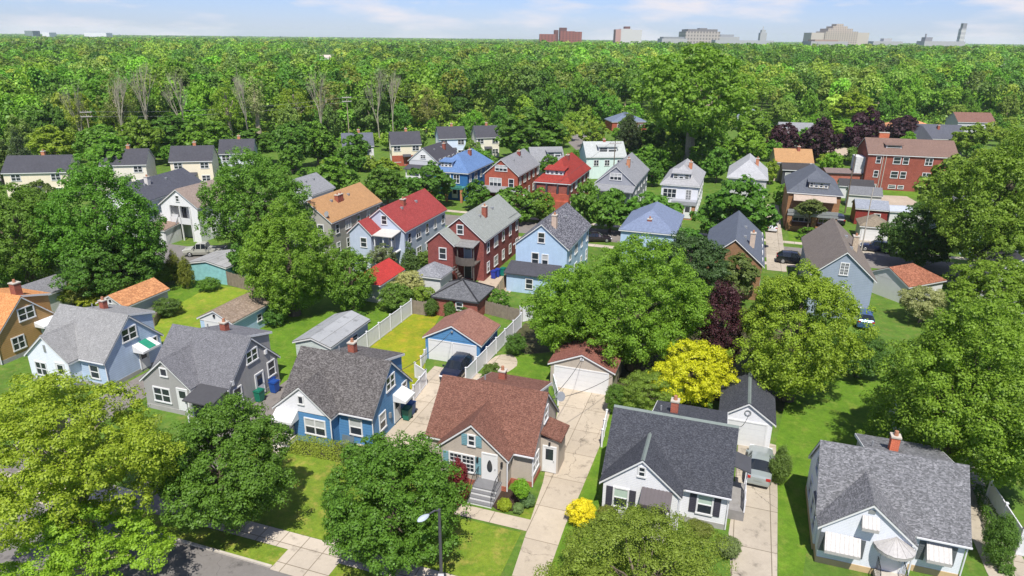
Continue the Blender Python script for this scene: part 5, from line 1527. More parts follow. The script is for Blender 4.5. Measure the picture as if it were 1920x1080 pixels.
tree('first tall arborvitae of the tight pair near the teal garage', 'column', (314, 472, 340, 530), 530, (0.125, 0.155, 0.022), name='arborvitae', near=0.13, lobes=0.03)
tree('second shorter arborvitae of the pair, right of the taller one', 'column', (333, 482, 362, 540), 540, (0.12, 0.15, 0.022), name='arborvitae', near=0.13, lobes=0.03)
tree('round green bush between red garage and white fence', 'ball', (712, 528, 772, 585), 583, (0.085, 0.165, 0.025), name='bush', cat='bush', near=0.18)
tree('pale blossoming shrub before the small grey hip roof', 'ball', (735, 505, 800, 550), 552, (0.25, 0.27, 0.12), name='shrub', cat='shrub', near=0.18, lobes=0.2)
tree('light green shrub right of the pale blossoming one', 'ball', (775, 535, 815, 565), 565, (0.15, 0.22, 0.03), name='shrub', cat='shrub', near=0.18)
tree('slender pointed spruce before the red roofed flat', 'cone', (748, 450, 788, 520), 522, (0.06, 0.11, 0.028), name='spruce_tree', near=0.24)
tree('thin pale leaved tree before the grey blue flat wall', 'loose', (688, 455, 745, 500), 520, (0.11, 0.14, 0.07), near=0.22, dens=0.5)
tree('small green tree between spruce and dark brick flat', 'ball', (782, 470, 815, 500), 505, (0.08, 0.15, 0.025), near=0.24)
for k, (bx, vb, lab) in enumerate((((798, 560, 822, 592), 592, 'left dark green upright bush along the brick garage wall'), ((832, 566, 854, 600), 600, 'middle dark green upright bush along the brick garage wall'), ((860, 568, 888, 596), 596, 'right green bush along the brick garage wall, by the brown roof'))):
    tree(lab, 'ball', bx, vb, (0.06, 0.13, 0.025), name='bush', cat='bush', near=0.13, trunk=False)
tree('green bush at the left end of the grey slatted wooden fence', 'ball', (905, 540, 955, 580), 578, (0.08, 0.17, 0.02), name='bush', cat='bush', near=0.18, trunk=False)
tree('dark garden bush inside the curved patio by the white fence', 'ball', (948, 625, 985, 665), 664, (0.06, 0.125, 0.02), name='bush', cat='bush', near=0.13, trunk=False)
tree('small green bush behind the beige house ridge beside the patio', 'ball', (905, 682, 942, 706), 705, (0.075, 0.14, 0.025), name='bush', cat='bush', near=0.11, trunk=False)
tree('narrow evergreen strip bush between the silver sedan and the lawn', 'column', (1448, 838, 1480, 905), 905, (0.085, 0.14, 0.03), name='bush', cat='bush', near=0.11, trunk=False)
tree('ivy-like hedge plant along the white wall at the right edge', 'ball', (1850, 960, 1900, 1070), 1060, (0.065, 0.14, 0.02), name='bush', cat='bush', near=0.11, trunk=False)
tree('leafy shrub beside the beige garage door', 'ball', (1138, 720, 1175, 775), 775, (0.08, 0.15, 0.02), name='shrub', cat='shrub', near=0.12, trunk=False)
tree('sprawling white flowered bush before the stained orange roof garage', 'ball', (1690, 535, 1775, 600), 605, (0.2, 0.24, 0.1), name='bush', cat='bush', near=0.2, lobes=0.2)
tree('dark shady bush behind the charcoal roofed garage lawn', 'ball', (1560, 622, 1668, 705), 706, (0.05, 0.11, 0.02), name='bush', cat='bush', near=0.2, lobes=0.2)
# hedge along the bright blue house
def hedge(label, p0, p1, w, hgt, col, ls=0.1):
    a, e = P(*p0), P(*p1)
    L = (e - a).length
    ang = math.atan2(e.y - a.y, e.x - a.x)
    r = thing('hedge', label, 'hedge', (a + e) / 2, math.degrees(ang))
    rng = np.random.default_rng(5)
    n = int(26 * (L * w + 2 * (L + w) * hgt) / (ls * ls) / 8)
    pos = rng.uniform(-1, 1, (n, 3))
    ax = rng.choice(3, n, p=[0.12, 0.44, 0.44])
    sg = np.where(rng.uniform(size=n) < 0.5, -1, 1)
    pos[np.arange(n), ax] = sg
    nr = np.zeros((n, 3)); nr[np.arange(n), ax] = sg
    nr[:, 2] += 0.5
    bumpy = 1 + 0.10 * np.sin(pos[:, 0] * L * 2.2) + 0.12 * rng.normal(size=n) * 0.6
    pos = pos * np.array([L / 2, w / 2, hgt / 2]) * bumpy[:, None] ** np.array([0.2, 1, 0.6]) + np.array([0, 0, hgt / 2])
    o = link('foliage', quad_mesh('hedge', leaf_quads(pos, nr + rng.normal(size=(n, 3)) * 0.5 + np.array([0, 0, 0.3]), ls * rng.uniform(0.7, 1.4, n), rng), M_leaf), r)
    o.color = col + (1,)
hedge('long clipped yellow green hedge under the front windows of the bright blue house', (552, 842), (650, 858), 1.3, 0.95, (0.16, 0.215, 0.026))
hedge('low dark hedge strip along the drive of the grey mottled roof house', (1838, 925), (1885, 1078), 0.7, 0.7, (0.06, 0.13, 0.02))

# --- trees along the second street and behind
MID = [
 ('maple', (752, 305, 848, 392), 392, DEEP, 'street tree covering the front of the black roofed bungalow'),
 ('maple', (690, 303, 760, 380), 385, DEEP, 'street tree left of the black roofed bungalow'),
 ('maple', (575, 290, 672, 362), 372, GREEN, 'round tree behind the orange tan roof'),
 ('maple', (632, 250, 698, 318), 320, DEEP, 'dark tree in front of the off white gabled house'),
 ('maple', (505, 222, 590, 300), 320, DEEP, 'dark green tree above the tall left maple'),
 ('maple', (560, 225, 625, 290), 312, GREEN, 'mid green tree left of the off white gabled house'),
 ('maple', (868, 338, 924, 392), 396, DEEP, 'small street tree before the orange red brick house'),
 ('maple', (920, 342, 1002, 418), 420, (0.07, 0.165, 0.02), 'street tree left of the porch with the bright red roof'),
 ('maple', (985, 350, 1042, 412), 416, (0.085, 0.175, 0.02), 'street tree touching the bright red roofed porch'),
 ('maple', (1062, 338, 1132, 432), 438, (0.075, 0.17, 0.02), 'street tree before the grey gabled house'),
 ('maple', (1110, 342, 1182, 428), 436, (0.07, 0.165, 0.02), 'street tree right of the black speckled roof'),
 ('maple', (1160, 355, 1278, 440), 446, (0.07, 0.17, 0.02), 'wide street tree before the white hip roofed house'),
 ('maple', (1310, 330, 1448, 455), 458, (0.064, 0.145, 0.018), 'large rounded street tree right of the white hip roofed house'),
 ('maple', (1225, 415, 1320, 470), 478, DEEP, 'dark tree below the white entry of the hip roofed house'),
 ('maple', (930, 198, 1062, 292), 300, DEEP, 'large dark green tree behind the orange red brick house'),
 ('maple', (868, 278, 935, 325), 330, GREEN, 'light green tree behind the deep blue house roof'),
 ('loose', (1085, 225, 1140, 272), 276, YELG, 'small light green tree by the far bright lawn'),
 ('maple', (1365, 232, 1440, 315), 320, (0.11, 0.21, 0.02), 'light green tree under the tall cottonwood, right side'),
 ('maple', (1295, 255, 1372, 318), 325, (0.095, 0.185, 0.02), 'green tree at the foot of the tall cottonwood'),
 ('maple', (1190, 265, 1260, 325), 330, GREEN, 'round tree beside the pale mint house'),
 ('maple', (1255, 190, 1330, 300), 305, DEEP, 'dark lower crown left of the cottonwood trunk'),
 ('oak', (1560, 175, 1640, 225), 245, YELG, 'bright green tree behind the purple maples'),
 ('maple', (1440, 225, 1500, 290), 298, PURP, 'leftmost of the dark purple maples'),
 ('maple', (1500, 218, 1572, 300), 304, PURP, 'second dark purple maple from the left, by the tan roofed house'),
 ('maple', (1578, 205, 1662, 300), 304, PURP, 'largest dark purple maple beside the brick apartment house'),
 ('maple', (1660, 210, 1728, 266), 285, PURP, 'rightmost purple maple behind the apartment house chimney'),
 ('maple', (1535, 225, 1600, 262), 275, YELG, 'yellow green tree between the purple maples'),
 ('oak', (60, 235, 140, 300), 312, YELG, 'yellow green bushy tree behind the cream house at left'),
 ('maple', (140, 225, 235, 300), 322, (0.09, 0.19, 0.02), 'bright green tree in the row behind the big left tree'),
 ('maple', (225, 215, 300, 300), 310, (0.095, 0.185, 0.02), 'bright tree left of the cream house with paired windows'),
 ('maple', (275, 215, 365, 275), 296, DEEP, 'dark tree just above the cream house with paired windows'),
 ('maple', (350, 215, 432, 285), 300, GREEN, 'green tree right of the cream house with paired windows'),
 ('maple', (430, 240, 520, 290), 310, DEEP, 'dark tree behind the white gabled house'),
 ('maple', (-40, 260, 30, 330), 345, OLIVE, 'olive tree at the left edge above the cream house'),
 ('maple', (30, 330, 105, 420), 430, OLIVE, 'olive green tree before the cream house at left'),
 ('maple', (165, 250, 250, 330), 350, (0.09, 0.2, 0.02), 'bright green crown rising above the big left tree'),
 ('maple', (1400, 395, 1440, 440), 446, DEEP, 'small tree behind the dark slate roof'),
 ('shrub', (1500, 425, 1535, 450), 450, GREEN, 'bush in front of the brown brick porch'),
 ('shrub', (1450, 345, 1480, 385), 386, GREEN, 'bush on the lawn left of the brown brick flat'),
 ('maple', (1495, 372, 1545, 405), 440, OLIVE, 'small tree screening the planted balcony'),
 ('maple', (1735, 280, 1862, 422), 428, (0.115, 0.185, 0.022), 'yellow green tree covering the right end of the apartment house'),
 ('maple', (1850, 400, 1960, 500), 505, (0.11, 0.195, 0.02), 'bright tree before the pale teal house'),
 ('maple', (1330, 476, 1425, 560), 575, OLIVE, 'brownish green tree before the brown brick house'),
 ('shrub', (0, 500, 45, 530), 530, YELG, 'bush on the yard at the left edge'),
 ('shrub', (640, 585, 690, 605), 606, DEEP, 'low bush behind the metal garage'),
 ('maple', (425, 455, 470, 520), 525, DEEP, 'dark tree beside the teal garage'),
 ('maple', (1015, 285, 1050, 330), 333, DEEP, 'small dark tree between the grey gable and the red roof'),
 ('maple', (1378, 198, 1448, 262), 292, (0.10, 0.19, 0.022), 'green tree screening the grey roof left of the purple maples'),
 ('shrub', (690, 250, 712, 272), 276, YELG, 'lime bush between the two left gabled houses'),
 ('maple', (1196, 222, 1250, 282), 292, DEEP, 'dark bushy tree left of the cottonwood trunk'),
 ('shrub', (1252, 250, 1300, 285), 292, YELG, 'lime bush on the grass behind the cottonwood trunk'),
 ('maple', (1318, 232, 1372, 285), 294, (0.095, 0.19, 0.02), 'round tree right of the cottonwood trunk'),
 ('maple', (584, 262, 634, 302), 310, DEEP, 'dark round tree left of the lime bush by the gabled houses'),
 ('shrub', (560, 312, 600, 345), 350, GREEN, 'green bush below the dark maple crown behind the grey roof'),
 ('maple', (1790, 232, 1850, 285), 296, (0.105, 0.19, 0.02), 'tree beyond the right end of the apartment house roof'),
 ('maple', (640, 262, 690, 305), 312, DEEP, 'dark bushy tree between the off white and cream gabled houses'),
 ('maple', (520, 268, 570, 318), 326, GREEN, 'green tree right of the white gabled house, before the wood'),
 ('shrub', (596, 296, 640, 330), 332, YELG, 'lime bush below the off white gabled house'),
 ('maple', (1322, 268, 1372, 335), 342, (0.08, 0.17, 0.02), 'green tree filling the gap between the white and pale grey hip roofs'),
 ('maple', (1205, 295, 1245, 345), 350, DEEP, 'dark tree between the grey gable and the white hip roofed house'),
 ('maple', (1430, 300, 1462, 340), 345, YELG, 'small tree left of the tan roofed house'),
 ('maple', (300, 268, 330, 300), 312, GREEN, 'small tree at the left end of the paired-window cream house'),
 ('maple', (395, 290, 430, 325), 332, DEEP, 'small dark tree right of the paired-window cream house'),
 ('maple', (700, 296, 750, 330), 336, YELG, 'lime bush in front of the brick faced cream house'),
 ('maple', (1880, 235, 1960, 330), 340, (0.11, 0.195, 0.02), 'tree at the right edge below the red brown roof'),
 ('maple', (1640, 300, 1672, 345), 352, DEEP, 'small tree at the left corner of the apartment house'),
 ('maple', (1120, 260, 1160, 285), 290, DEEP, 'small tree behind the pale mint house'),
]
for k, (kd, bx, vb, c, lab) in enumerate(MID):
    tree(lab, kd, bx, vb, c, name='shrub' if kd == 'shrub' else ('maple_tree' if c == PURP else 'tree'), cat='shrub' if kd == 'shrub' else 'tree')
tree('giant cottonwood towering over the houses with bare trunks showing', 'oak', (1186, 80, 1422, 262), 318, (0.10, 0.195, 0.020), near=1.05, dens=0.9, lobes=0.3, inner=0.6, bark=M_palebark)
tree('dark spruce beside the red brick bungalow', 'cone', (1150, 200, 1212, 292), 294, (0.045, 0.075, 0.026), name='spruce_tree', near=0.5)
tree('dark thin spruce before the cream house at the left edge', 'cone', (12, 240, 62, 350), 352, (0.05, 0.075, 0.03), name='spruce_tree', near=0.42)

# ------------------------------------------------------------------ bare trees at the edge of the wood
def bare_mesh(seed, h=20.0):
    rnd = random.Random(seed)
    b = MB()
    def grow(p, d, L, r, lev):
        q = p + d * L
        b.tube(p, q, r, r * 0.66, 5 if lev < 2 else 3, cap=False)
        if lev >= 5 or r < 0.025: return
        for _ in range(3 if lev < 4 else 2):
            dd = (d + Vector((rnd.uniform(-1, 1), rnd.uniform(-1, 1), rnd.uniform(-0.1, 0.9))) * (0.36 + 0.04 * lev)).normalized()
            grow(p + d * L * rnd.uniform(0.6, 1.0), dd, L * rnd.uniform(0.62, 0.85), r * 0.6, lev + 1)
    grow(Vector((0, 0, -0.1)), Vector((rnd.uniform(-.06, .06), 0, 1)).normalized(), h * 0.36, 0.30, 0)
    return b.mesh('bare_branches', plain((0.29, 0.27, 0.20), 0.95, 0.2, 0.1, name='bare_bark'))
BARE = [bare_mesh(s) for s in (4, 9, 15)]
for k, (u, v, vt, lab) in enumerate(((238, 292, 120, 'leftmost pale bare tree at the wood edge'), (284, 290, 108, 'tall pale bare tree second from left'), (352, 287, 130, 'slim bare tree third from left in the wood edge'), (470, 284, 118, 'bare tree above the white gabled house'), (605, 273, 125, 'bare tree left of the utility pole'), (712, 264, 122, 'bare tree left of the greyest bare clump'), (738, 262, 118, 'densest grey bare tree right of the utility pole'), (160, 294, 150, 'thin bare stems left of the first utility pole'))):
    p = P(u, v + 2)
    lo, hi = 0, 40
    for _ in range(30):
        m = (lo + hi) / 2
        if proj(p.x, p.y, m)[1] > vt: lo = m
        else: hi = m
    r = link('bare_tree', BARE[k % 3], None, p, random.Random(k).uniform(0, 6))
    s = lo / max(q.co.z for q in BARE[k % 3].vertices)
    r.scale = (s * 0.66, s * 0.66, s)
    tag(r, lab, 'tree', 'bare trees at the wood edge')

for k, (bx, vb, c, lab) in enumerate((((395, 150, 455, 240), 282, YELG, 'sparse yellowish tree with pale stem above the paired-window cream house'), ((455, 140, 500, 225), 278, PALE, 'yellow topped thin tree beside the bare trees'), ((520, 150, 580, 235), 270, YELG, 'sparse yellow green tree above the dark maple crown'), ((585, 160, 640, 235), 262, (0.14, 0.17, 0.05), 'sparse olive tree left of the middle utility pole'), ((120, 170, 180, 250), 292, YELG, 'sparse yellow green tree left of the first utility pole'), ((190, 135, 250, 240), 288, (0.12, 0.17, 0.04), 'tall sparse tree right of the first utility pole'), ((770, 165, 830, 235), 252, (0.13, 0.17, 0.04), 'sparse tree above the pale blue house'))):
    tree(lab, 'loose', bx, vb, c, near=0.5, dens=0.4, inner=0.45, lobes=0.3, bark=M_palebark)
# ------------------------------------------------------------------ the wood: single trees near, one mass beyond
def join_tree(kind, i, low=False):
    me, tm = template(kind, i)
    k = ('joined', kind, i, low)
    if k in _tmpl: return _tmpl[k]
    v = np.empty(len(me.vertices) * 3, np.float32); me.vertices.foreach_get('co', v)
    v = v.reshape(-1, 3)
    v[:, 2] = v[:, 2] * (0.9 if low else 0.72) + (1.04 if low else 1.22)
    tv = np.empty(len(tm.vertices) * 3, np.float32); tm.vertices.foreach_get('co', tv)
    tv = tv.reshape(-1, 3) * np.array([1, 1, 0.95])
    mb = MB()
    base = len(v)
    n4 = base // 4
    faces = [tuple(range(4 * q, 4 * q + 4)) for q in range(n4)] + [tuple(base + x for x in p.vertices) for p in tm.polygons]
    out = bpy.data.meshes.new('tree')
    out.from_pydata([tuple(x) for x in v] + [tuple(x) for x in tv], [], faces)
    out.materials.append(M_leaf); out.materials.append(M_palebark)
    out.polygons.foreach_set('material_index', [0] * n4 + [1] * len(tm.polygons))
    out.update()
    _tmpl[k] = out
    return out
rw = random.Random(21)
WOODC = [(1.08 * a, 1.15 * b, c) for a, b, c in [(0.085, 0.185, 0.020), (0.075, 0.165, 0.019), (0.105, 0.205, 0.021), (0.125, 0.205, 0.024), (0.07, 0.15, 0.022), (0.095, 0.20, 0.019), (0.135, 0.19, 0.035), (0.09, 0.15, 0.035), (0.15, 0.205, 0.03), (0.062, 0.135, 0.02)]]
# line of the wood's front edge in the photograph (u, row of the ground)
EDGE = [(-150, 304), (0, 302), (120, 298), (300, 290), (450, 285), (560, 278), (640, 270), (700, 264), (780, 258), (870, 254), (940, 248), (1040, 238), (1180, 236), (1300, 236), (1430, 240), (1560, 240), (1700, 236), (1850, 232), (2100, 230)]
def edge_y(u):
    for (a, va), (b_, vb_) in zip(EDGE, EDGE[1:]):
        if a <= u <= b_: return va + (vb_ - va) * (u - a) / (b_ - a)
    return 190
placed = []
def wood_tree(p, h, label, group, low=False):
    i = rw.randrange(4)
    o = link('tree', join_tree('wood', i, low), None, p, rw.uniform(0, 6.28))
    w = h * rw.uniform(0.25, 0.37) * (1.15 if h < 12 else 1)
    o.scale = (w, w, h / 1.94)
    c = rw.choice(WOODC)
    j = rw.uniform(0.82, 1.2)
    o.color = (c[0] * j * rw.uniform(.9, 1.12), c[1] * j, c[2] * j, 1)
    tag(o, label, 'tree', group)
    placed.append((p.x, p.y))
cnt = 0
tries = 0
while cnt < 215 and tries < 6000:
    tries += 1
    u = rw.uniform(-120, 2060)
    e = P(u, edge_y(u))
    row = rw.random() ** 1.35
    dpt = row * 115
    f = 1 + dpt / e.y
    p = Vector((e.x * f, e.y * f, 0))
    if any((p.x - x) ** 2 + (p.y - y) ** 2 < (5.5 + row * 3) ** 2 for x, y in placed): continue
    h = rw.uniform(15, 22.5) if u < 1180 else rw.uniform(13, 21)
    if dpt < 16: h *= rw.uniform(0.3, 0.8)
    elif dpt < 30: h *= rw.uniform(0.6, 1)
    side = 'left' if u < 640 else ('middle' if u < 1180 else 'right')
    if dpt < 25:
        lab = {'left': 'leafy tree in the front rank of the wood above the cream houses at left', 'middle': 'leafy tree in the front rank of the wood above the blue and red roofs', 'right': 'leafy tree in the front rank of the wood behind the purple maples'}[side]
        grp = 'front rank of the wood, ' + side
    else:
        lab = {'left': 'leafy tree deeper in the wood on the left, its crown seen over the front rank', 'middle': 'leafy tree deeper in the wood at the middle, its crown seen over the front rank', 'right': 'leafy tree deeper in the wood on the right, its crown seen below the skyline'}[side]
        grp = 'deeper trees of the wood, ' + side
    wood_tree(p, h, lab, grp, dpt < 40)
    cnt += 1
rg = random.Random(77)
cnt, tries, gard = 0, 0, []
while cnt < 62 and tries < 4000:
    tries += 1
    u, v = rg.uniform(430, 1930), rg.uniform(216, 335)
    p = P(u, v)
    gx, gy = toG(p)
    if gy < 133 or v < edge_y(u) - 4: continue
    if 1180 < u < 1425 and v < 262: continue
    if any((p.x - a) ** 2 + (p.y - b_) ** 2 < (r_ + 2.2) ** 2 for a, b_, r_ in HOUSES): continue
    if any((p.x - a) ** 2 + (p.y - b_) ** 2 < 36 for a, b_ in gard): continue
    h = rg.uniform(4.0, 7.5)
    i = rg.randrange(4)
    o = link('tree', join_tree('wood', i, True), None, p, rg.uniform(0, 6.28))
    w = h * rg.uniform(0.36, 0.5)
    o.scale = (w, w, h / 1.94)
    c = rg.choice(WOODC)
    o.color = (c[0] * 1.05, c[1] * 1.05, c[2], 1)
    side = 'left' if u < 760 else ('middle' if u < 1200 else 'right')
    tag(o, {'left': 'low leafy garden tree among the pale gabled houses before the wood', 'middle': 'low leafy garden tree behind the red, blue and grey roofs facing us', 'right': 'low leafy garden tree around the apartment house and purple maples'}[side], 'tree', 'garden trees, ' + side)
    gard.append((p.x, p.y))
    cnt += 1
def forest_mass():
    rng = np.random.default_rng(31)
    V, Cc = [], []
    bands = [(180, 330, 8.6, 560, 0.95), (330, 520, 10.5, 380, 1.25), (520, 900, 14, 200, 1.8), (900, 1700, 19, 70, 3.2), (1700, 3200, 27, 22, 7.0), (3200, 7000, 52, 12, 15.0)]
    pl = np.array(placed)
    for y0, y1, sp, nl, ls in bands:
        ys = np.arange(y0, y1, sp)
        for y in ys:
            half = y * 0.80 + 20
            xs = np.arange(-half, half, sp) + rng.uniform(-.4, .4) * sp
            xs = xs + rng.uniform(-.42, .42, len(xs)) * sp
            yy = y + rng.uniform(-.5, .5, len(xs)) * sp
            for x, yv in zip(xs, yy):
                u, v, zc = proj(x, yv, 0)
                if u < -150 or u > 2070: continue
                ey = P(u, edge_y(u)).y
                if yv < ey + 8: continue
                if yv < ey + 110 and np.min((pl[:, 0] - x) ** 2 + (pl[:, 1] - yv) ** 2) < 30: continue
                # clearings round the buildings seen in the wood
                if any(abs(u - uu) < du and ya < yv < yb_ for uu, du, ya, yb_ in CLEAR): continue
                big = min(sp, 12) * (1 if sp < 14 else 1)
                h = rng.uniform(10, 22) if yv < 520 else (rng.uniform(11, 25) if yv < 1700 else rng.uniform(13, 22))
                if u > 1000 and 600 < yv < 1300: h *= 1.12
                R = max(h * rng.uniform(0.22, 0.38), sp * 0.55)
                n = int(nl * rng.uniform(0.8, 1.2))
                nb_ = 8 if n > 60 else (5 if n > 24 else 1)
                d = rng.normal(size=(n, 3)); d /= np.linalg.norm(d, axis=1, keepdims=True)
                bd = rng.normal(size=(nb_, 3)); bd /= np.linalg.norm(bd, axis=1, keepdims=True)
                bd[:, 2] = np.abs(bd[:, 2]) * 1.2 - 0.25
                w_ = rng.integers(nb_, size=n)
                d = d + bd[w_] * 0.6 + np.array([0, 0, 0.35]); d /= np.linalg.norm(d, axis=1, keepdims=True)
                pos = (bd[w_] * (0.62 if nb_ > 1 else 0) + d * (0.42 if nb_ > 1 else 0.9) * rng.uniform(0.75, 1.1, n)[:, None]) * np.array([R, R, h * 0.34]) + np.array([x, yv, h * 0.66])
                V.append(leaf_quads(pos, d + rng.normal(size=(n, 3)) * 0.45 + np.array([0, 0, 0.3]), ls * rng.uniform(0.65, 1.35, n), rng, 0.75))
                c = np.array(WOODC[rng.integers(len(WOODC))]) * rng.uniform(0.62, 1.2) * (1 + 0.28 * math.sin(x * 0.021 + 2 * math.sin(yv * 0.006)) * math.sin(yv * 0.013 + 1.3)) * np.array([rng.uniform(0.85, 1.15), 1, 1])
                Cc.append(np.tile(np.append(c, 1.0), (n, 1)))
    for _ in range(1500):
        u = rng.uniform(-150, 2070)
        e = P(u, edge_y(u)); f = 1 + rng.uniform(-4, 45) / e.y
        R = rng.uniform(1.2, 3.2); n = 46
        d = rng.normal(size=(n, 3)); d /= np.linalg.norm(d, axis=1, keepdims=True); d[:, 2] = np.abs(d[:, 2])
        pos = d * rng.uniform(0.7, 1.05, n)[:, None] * np.array([R, R, R * 1.3]) + np.array([e.x * f, e.y * f, 0.2])
        V.append(leaf_quads(pos, d + rng.normal(size=(n, 3)) * 0.4 + np.array([0, 0, 0.3]), 0.9 * rng.uniform(0.65, 1.35, n), rng, 0.75))
        c = np.array(WOODC[rng.integers(len(WOODC))]) * rng.uniform(0.7, 1.2)
        Cc.append(np.tile(np.append(c, 1.0), (n, 1)))
    V = np.concatenate(V); Cc = np.concatenate(Cc)
    print('forest faces', len(Cc))
    me = quad_mesh('forest', V, leafmat('far_leaf', 0.3, 'tint'))
    a = me.attributes.new('tint', 'FLOAT_COLOR', 'FACE')
    a.data.foreach_set('color', Cc.astype(np.float32).ravel())
    o = link('forest', me)
    tag(o, 'endless green wood stretching from behind the near trees to the horizon', 'forest', kind='stuff')
CLEAR = [(612, 22, 420, 1000), (676, 9, 260, 520), (656, 10, 420, 700)]
forest_mass()

# ------------------------------------------------------------------ fences
def fence(name, label, pts, hgt, m, mode='panel', step=2.4, cap=True, postm=None, px=True, gap=0.0):
    """fence along grid points: post children and one panel child per straight run"""
    g = [Vector(toG(P(u, v))) for u, v in pts] if px else [Vector(p) for p in pts]
    o = G(g[0].x, g[0].y)
    r = thing(name, label, 'fence', o, YAW)
    for a, b in zip(g, g[1:]):
        a0, b0 = a - g[0], b - g[0]
        L = (b0 - a0).length
        ang = math.atan2(b0.y - a0.y, b0.x - a0.x)
        n = max(1, round(L / step))
        pm = MB()
        if mode == 'panel':
            pm.box(0, L, -0.02, 0.02, 0.06, hgt - 0.1)
            pm.box(0, L, -0.035, 0.035, hgt - 0.16, hgt - 0.03)
            pm.box(0, L, -0.035, 0.035, 0.05, 0.18)
            for k in range(int(L / 0.28)):
                pm.box(k * 0.28, k * 0.28 + 0.012, -0.028, 0.028, 0.18, hgt - 0.16)
        elif mode == 'picket':
            for z in (0.25, hgt - 0.25): pm.box(0, L, -0.03, 0.03, z, z + 0.09)
            for k in range(int(L / 0.16)):
                pm.box(k * 0.16 + 0.02, k * 0.16 + 0.11, -0.045, -0.031, 0.06, hgt)
        else:
            rr = random.Random(len(label))
            for k in range(int(L / 0.15)):
                pm.box(k * 0.15, k * 0.15 + 0.135, -0.02 + rr.uniform(-.008, .008), 0.01, 0.02, hgt + rr.uniform(-.06, .06))
            for z in (0.4, hgt - 0.35): pm.box(0, L, 0.011, 0.06, z, z + 0.09)
        pm.build('panel', m, r, (a0.x, a0.y, 0), ang)
        for k in range(n + 1):
            q = a0.lerp(b0, k / n)
            b_ = MB()
            b_.box(-0.065, 0.065, -0.065, 0.065, 0, hgt + 0.06)
            if cap: b_.extrude([(-.09, -.09, hgt + .06), (.09, -.09, hgt + .06), (.09, .09, hgt + .06), (-.09, .09, hgt + .06)], (0, 0, 0.05))
            b_.build('post', postm or m, r, (q.x, q.y, 0), ang)
    return r
fence('vinyl_fence', 'tall white vinyl fence between metal garage and golden lawn', [(640, 692), (772, 590)], 1.85, M_vinyl)
fence('vinyl_fence', 'white vinyl fence right of the blue garage driveway', [(874, 722), (977, 614)], 1.7, M_vinyl)
fence('vinyl_fence', 'short white picket run left of the blue garage door', [(790, 692), (803, 668)], 1.3, M_vinyl, 'picket', 1.8)
fence('vinyl_fence', 'white fence with a sloped top beside the bright blue house rear corner', [(779, 708), (799, 722), (776, 752)], 1.5, M_vinyl, 'panel', 1.6)
fence('vinyl_fence', 'short white gate post fence left of the beige garage', [(1036, 722), (1046, 760)], 1.3, M_vinyl, 'panel', 2.0)
fence('vinyl_fence', 'narrow white fence piece between long driveway and dark roofed house', [(1128, 838), (1136, 800)], 1.5, M_vinyl, 'panel', 2.0)
fence('vinyl_fence', 'white gate end behind the slatted wooden fence under the maple', [(975, 605), (998, 600)], 1.9, M_vinyl, 'panel', 1.5)
fence('vinyl_fence', 'white wall-like fence along the right edge', [(1846, 945), (1905, 1040), (1935, 1048)], 1.9, M_vinyl, 'panel', 3.0)
fence('vinyl_fence', 'long bluish white fence behind the grey mottled roof', [(1668, 775), (1686, 850)], 1.8, M_vinyl, 'panel', 2.4)
fence('wooden_fence', 'grey wooden fence piece at the end of the white fence', [(772, 588), (800, 592)], 1.7, M_wood, 'board', 1.5, False)
fence('wooden_fence', 'grey slatted wooden fence behind the brown garage roof', [(898, 585), (978, 606)], 1.6, M_wood, 'board', 2.2, False)
fence('wooden_fence', 'weathered brown wooden fence in front of the teal garage', [(405, 528), (478, 548)], 1.8, M_wood, 'board', 2.2, False)
fence('wooden_fence', 'tan wooden fence running back beside the dark brick flat', [(921, 580), (950, 535), (962, 520)], 1.9, M_tanwood, 'board', 2.2, False)
fence('wire_fence', 'low weathered fence posts beside the long grassy yard', [(258, 600), (290, 612), (306, 585)], 1.0, M_wood, 'picket', 1.5, False)

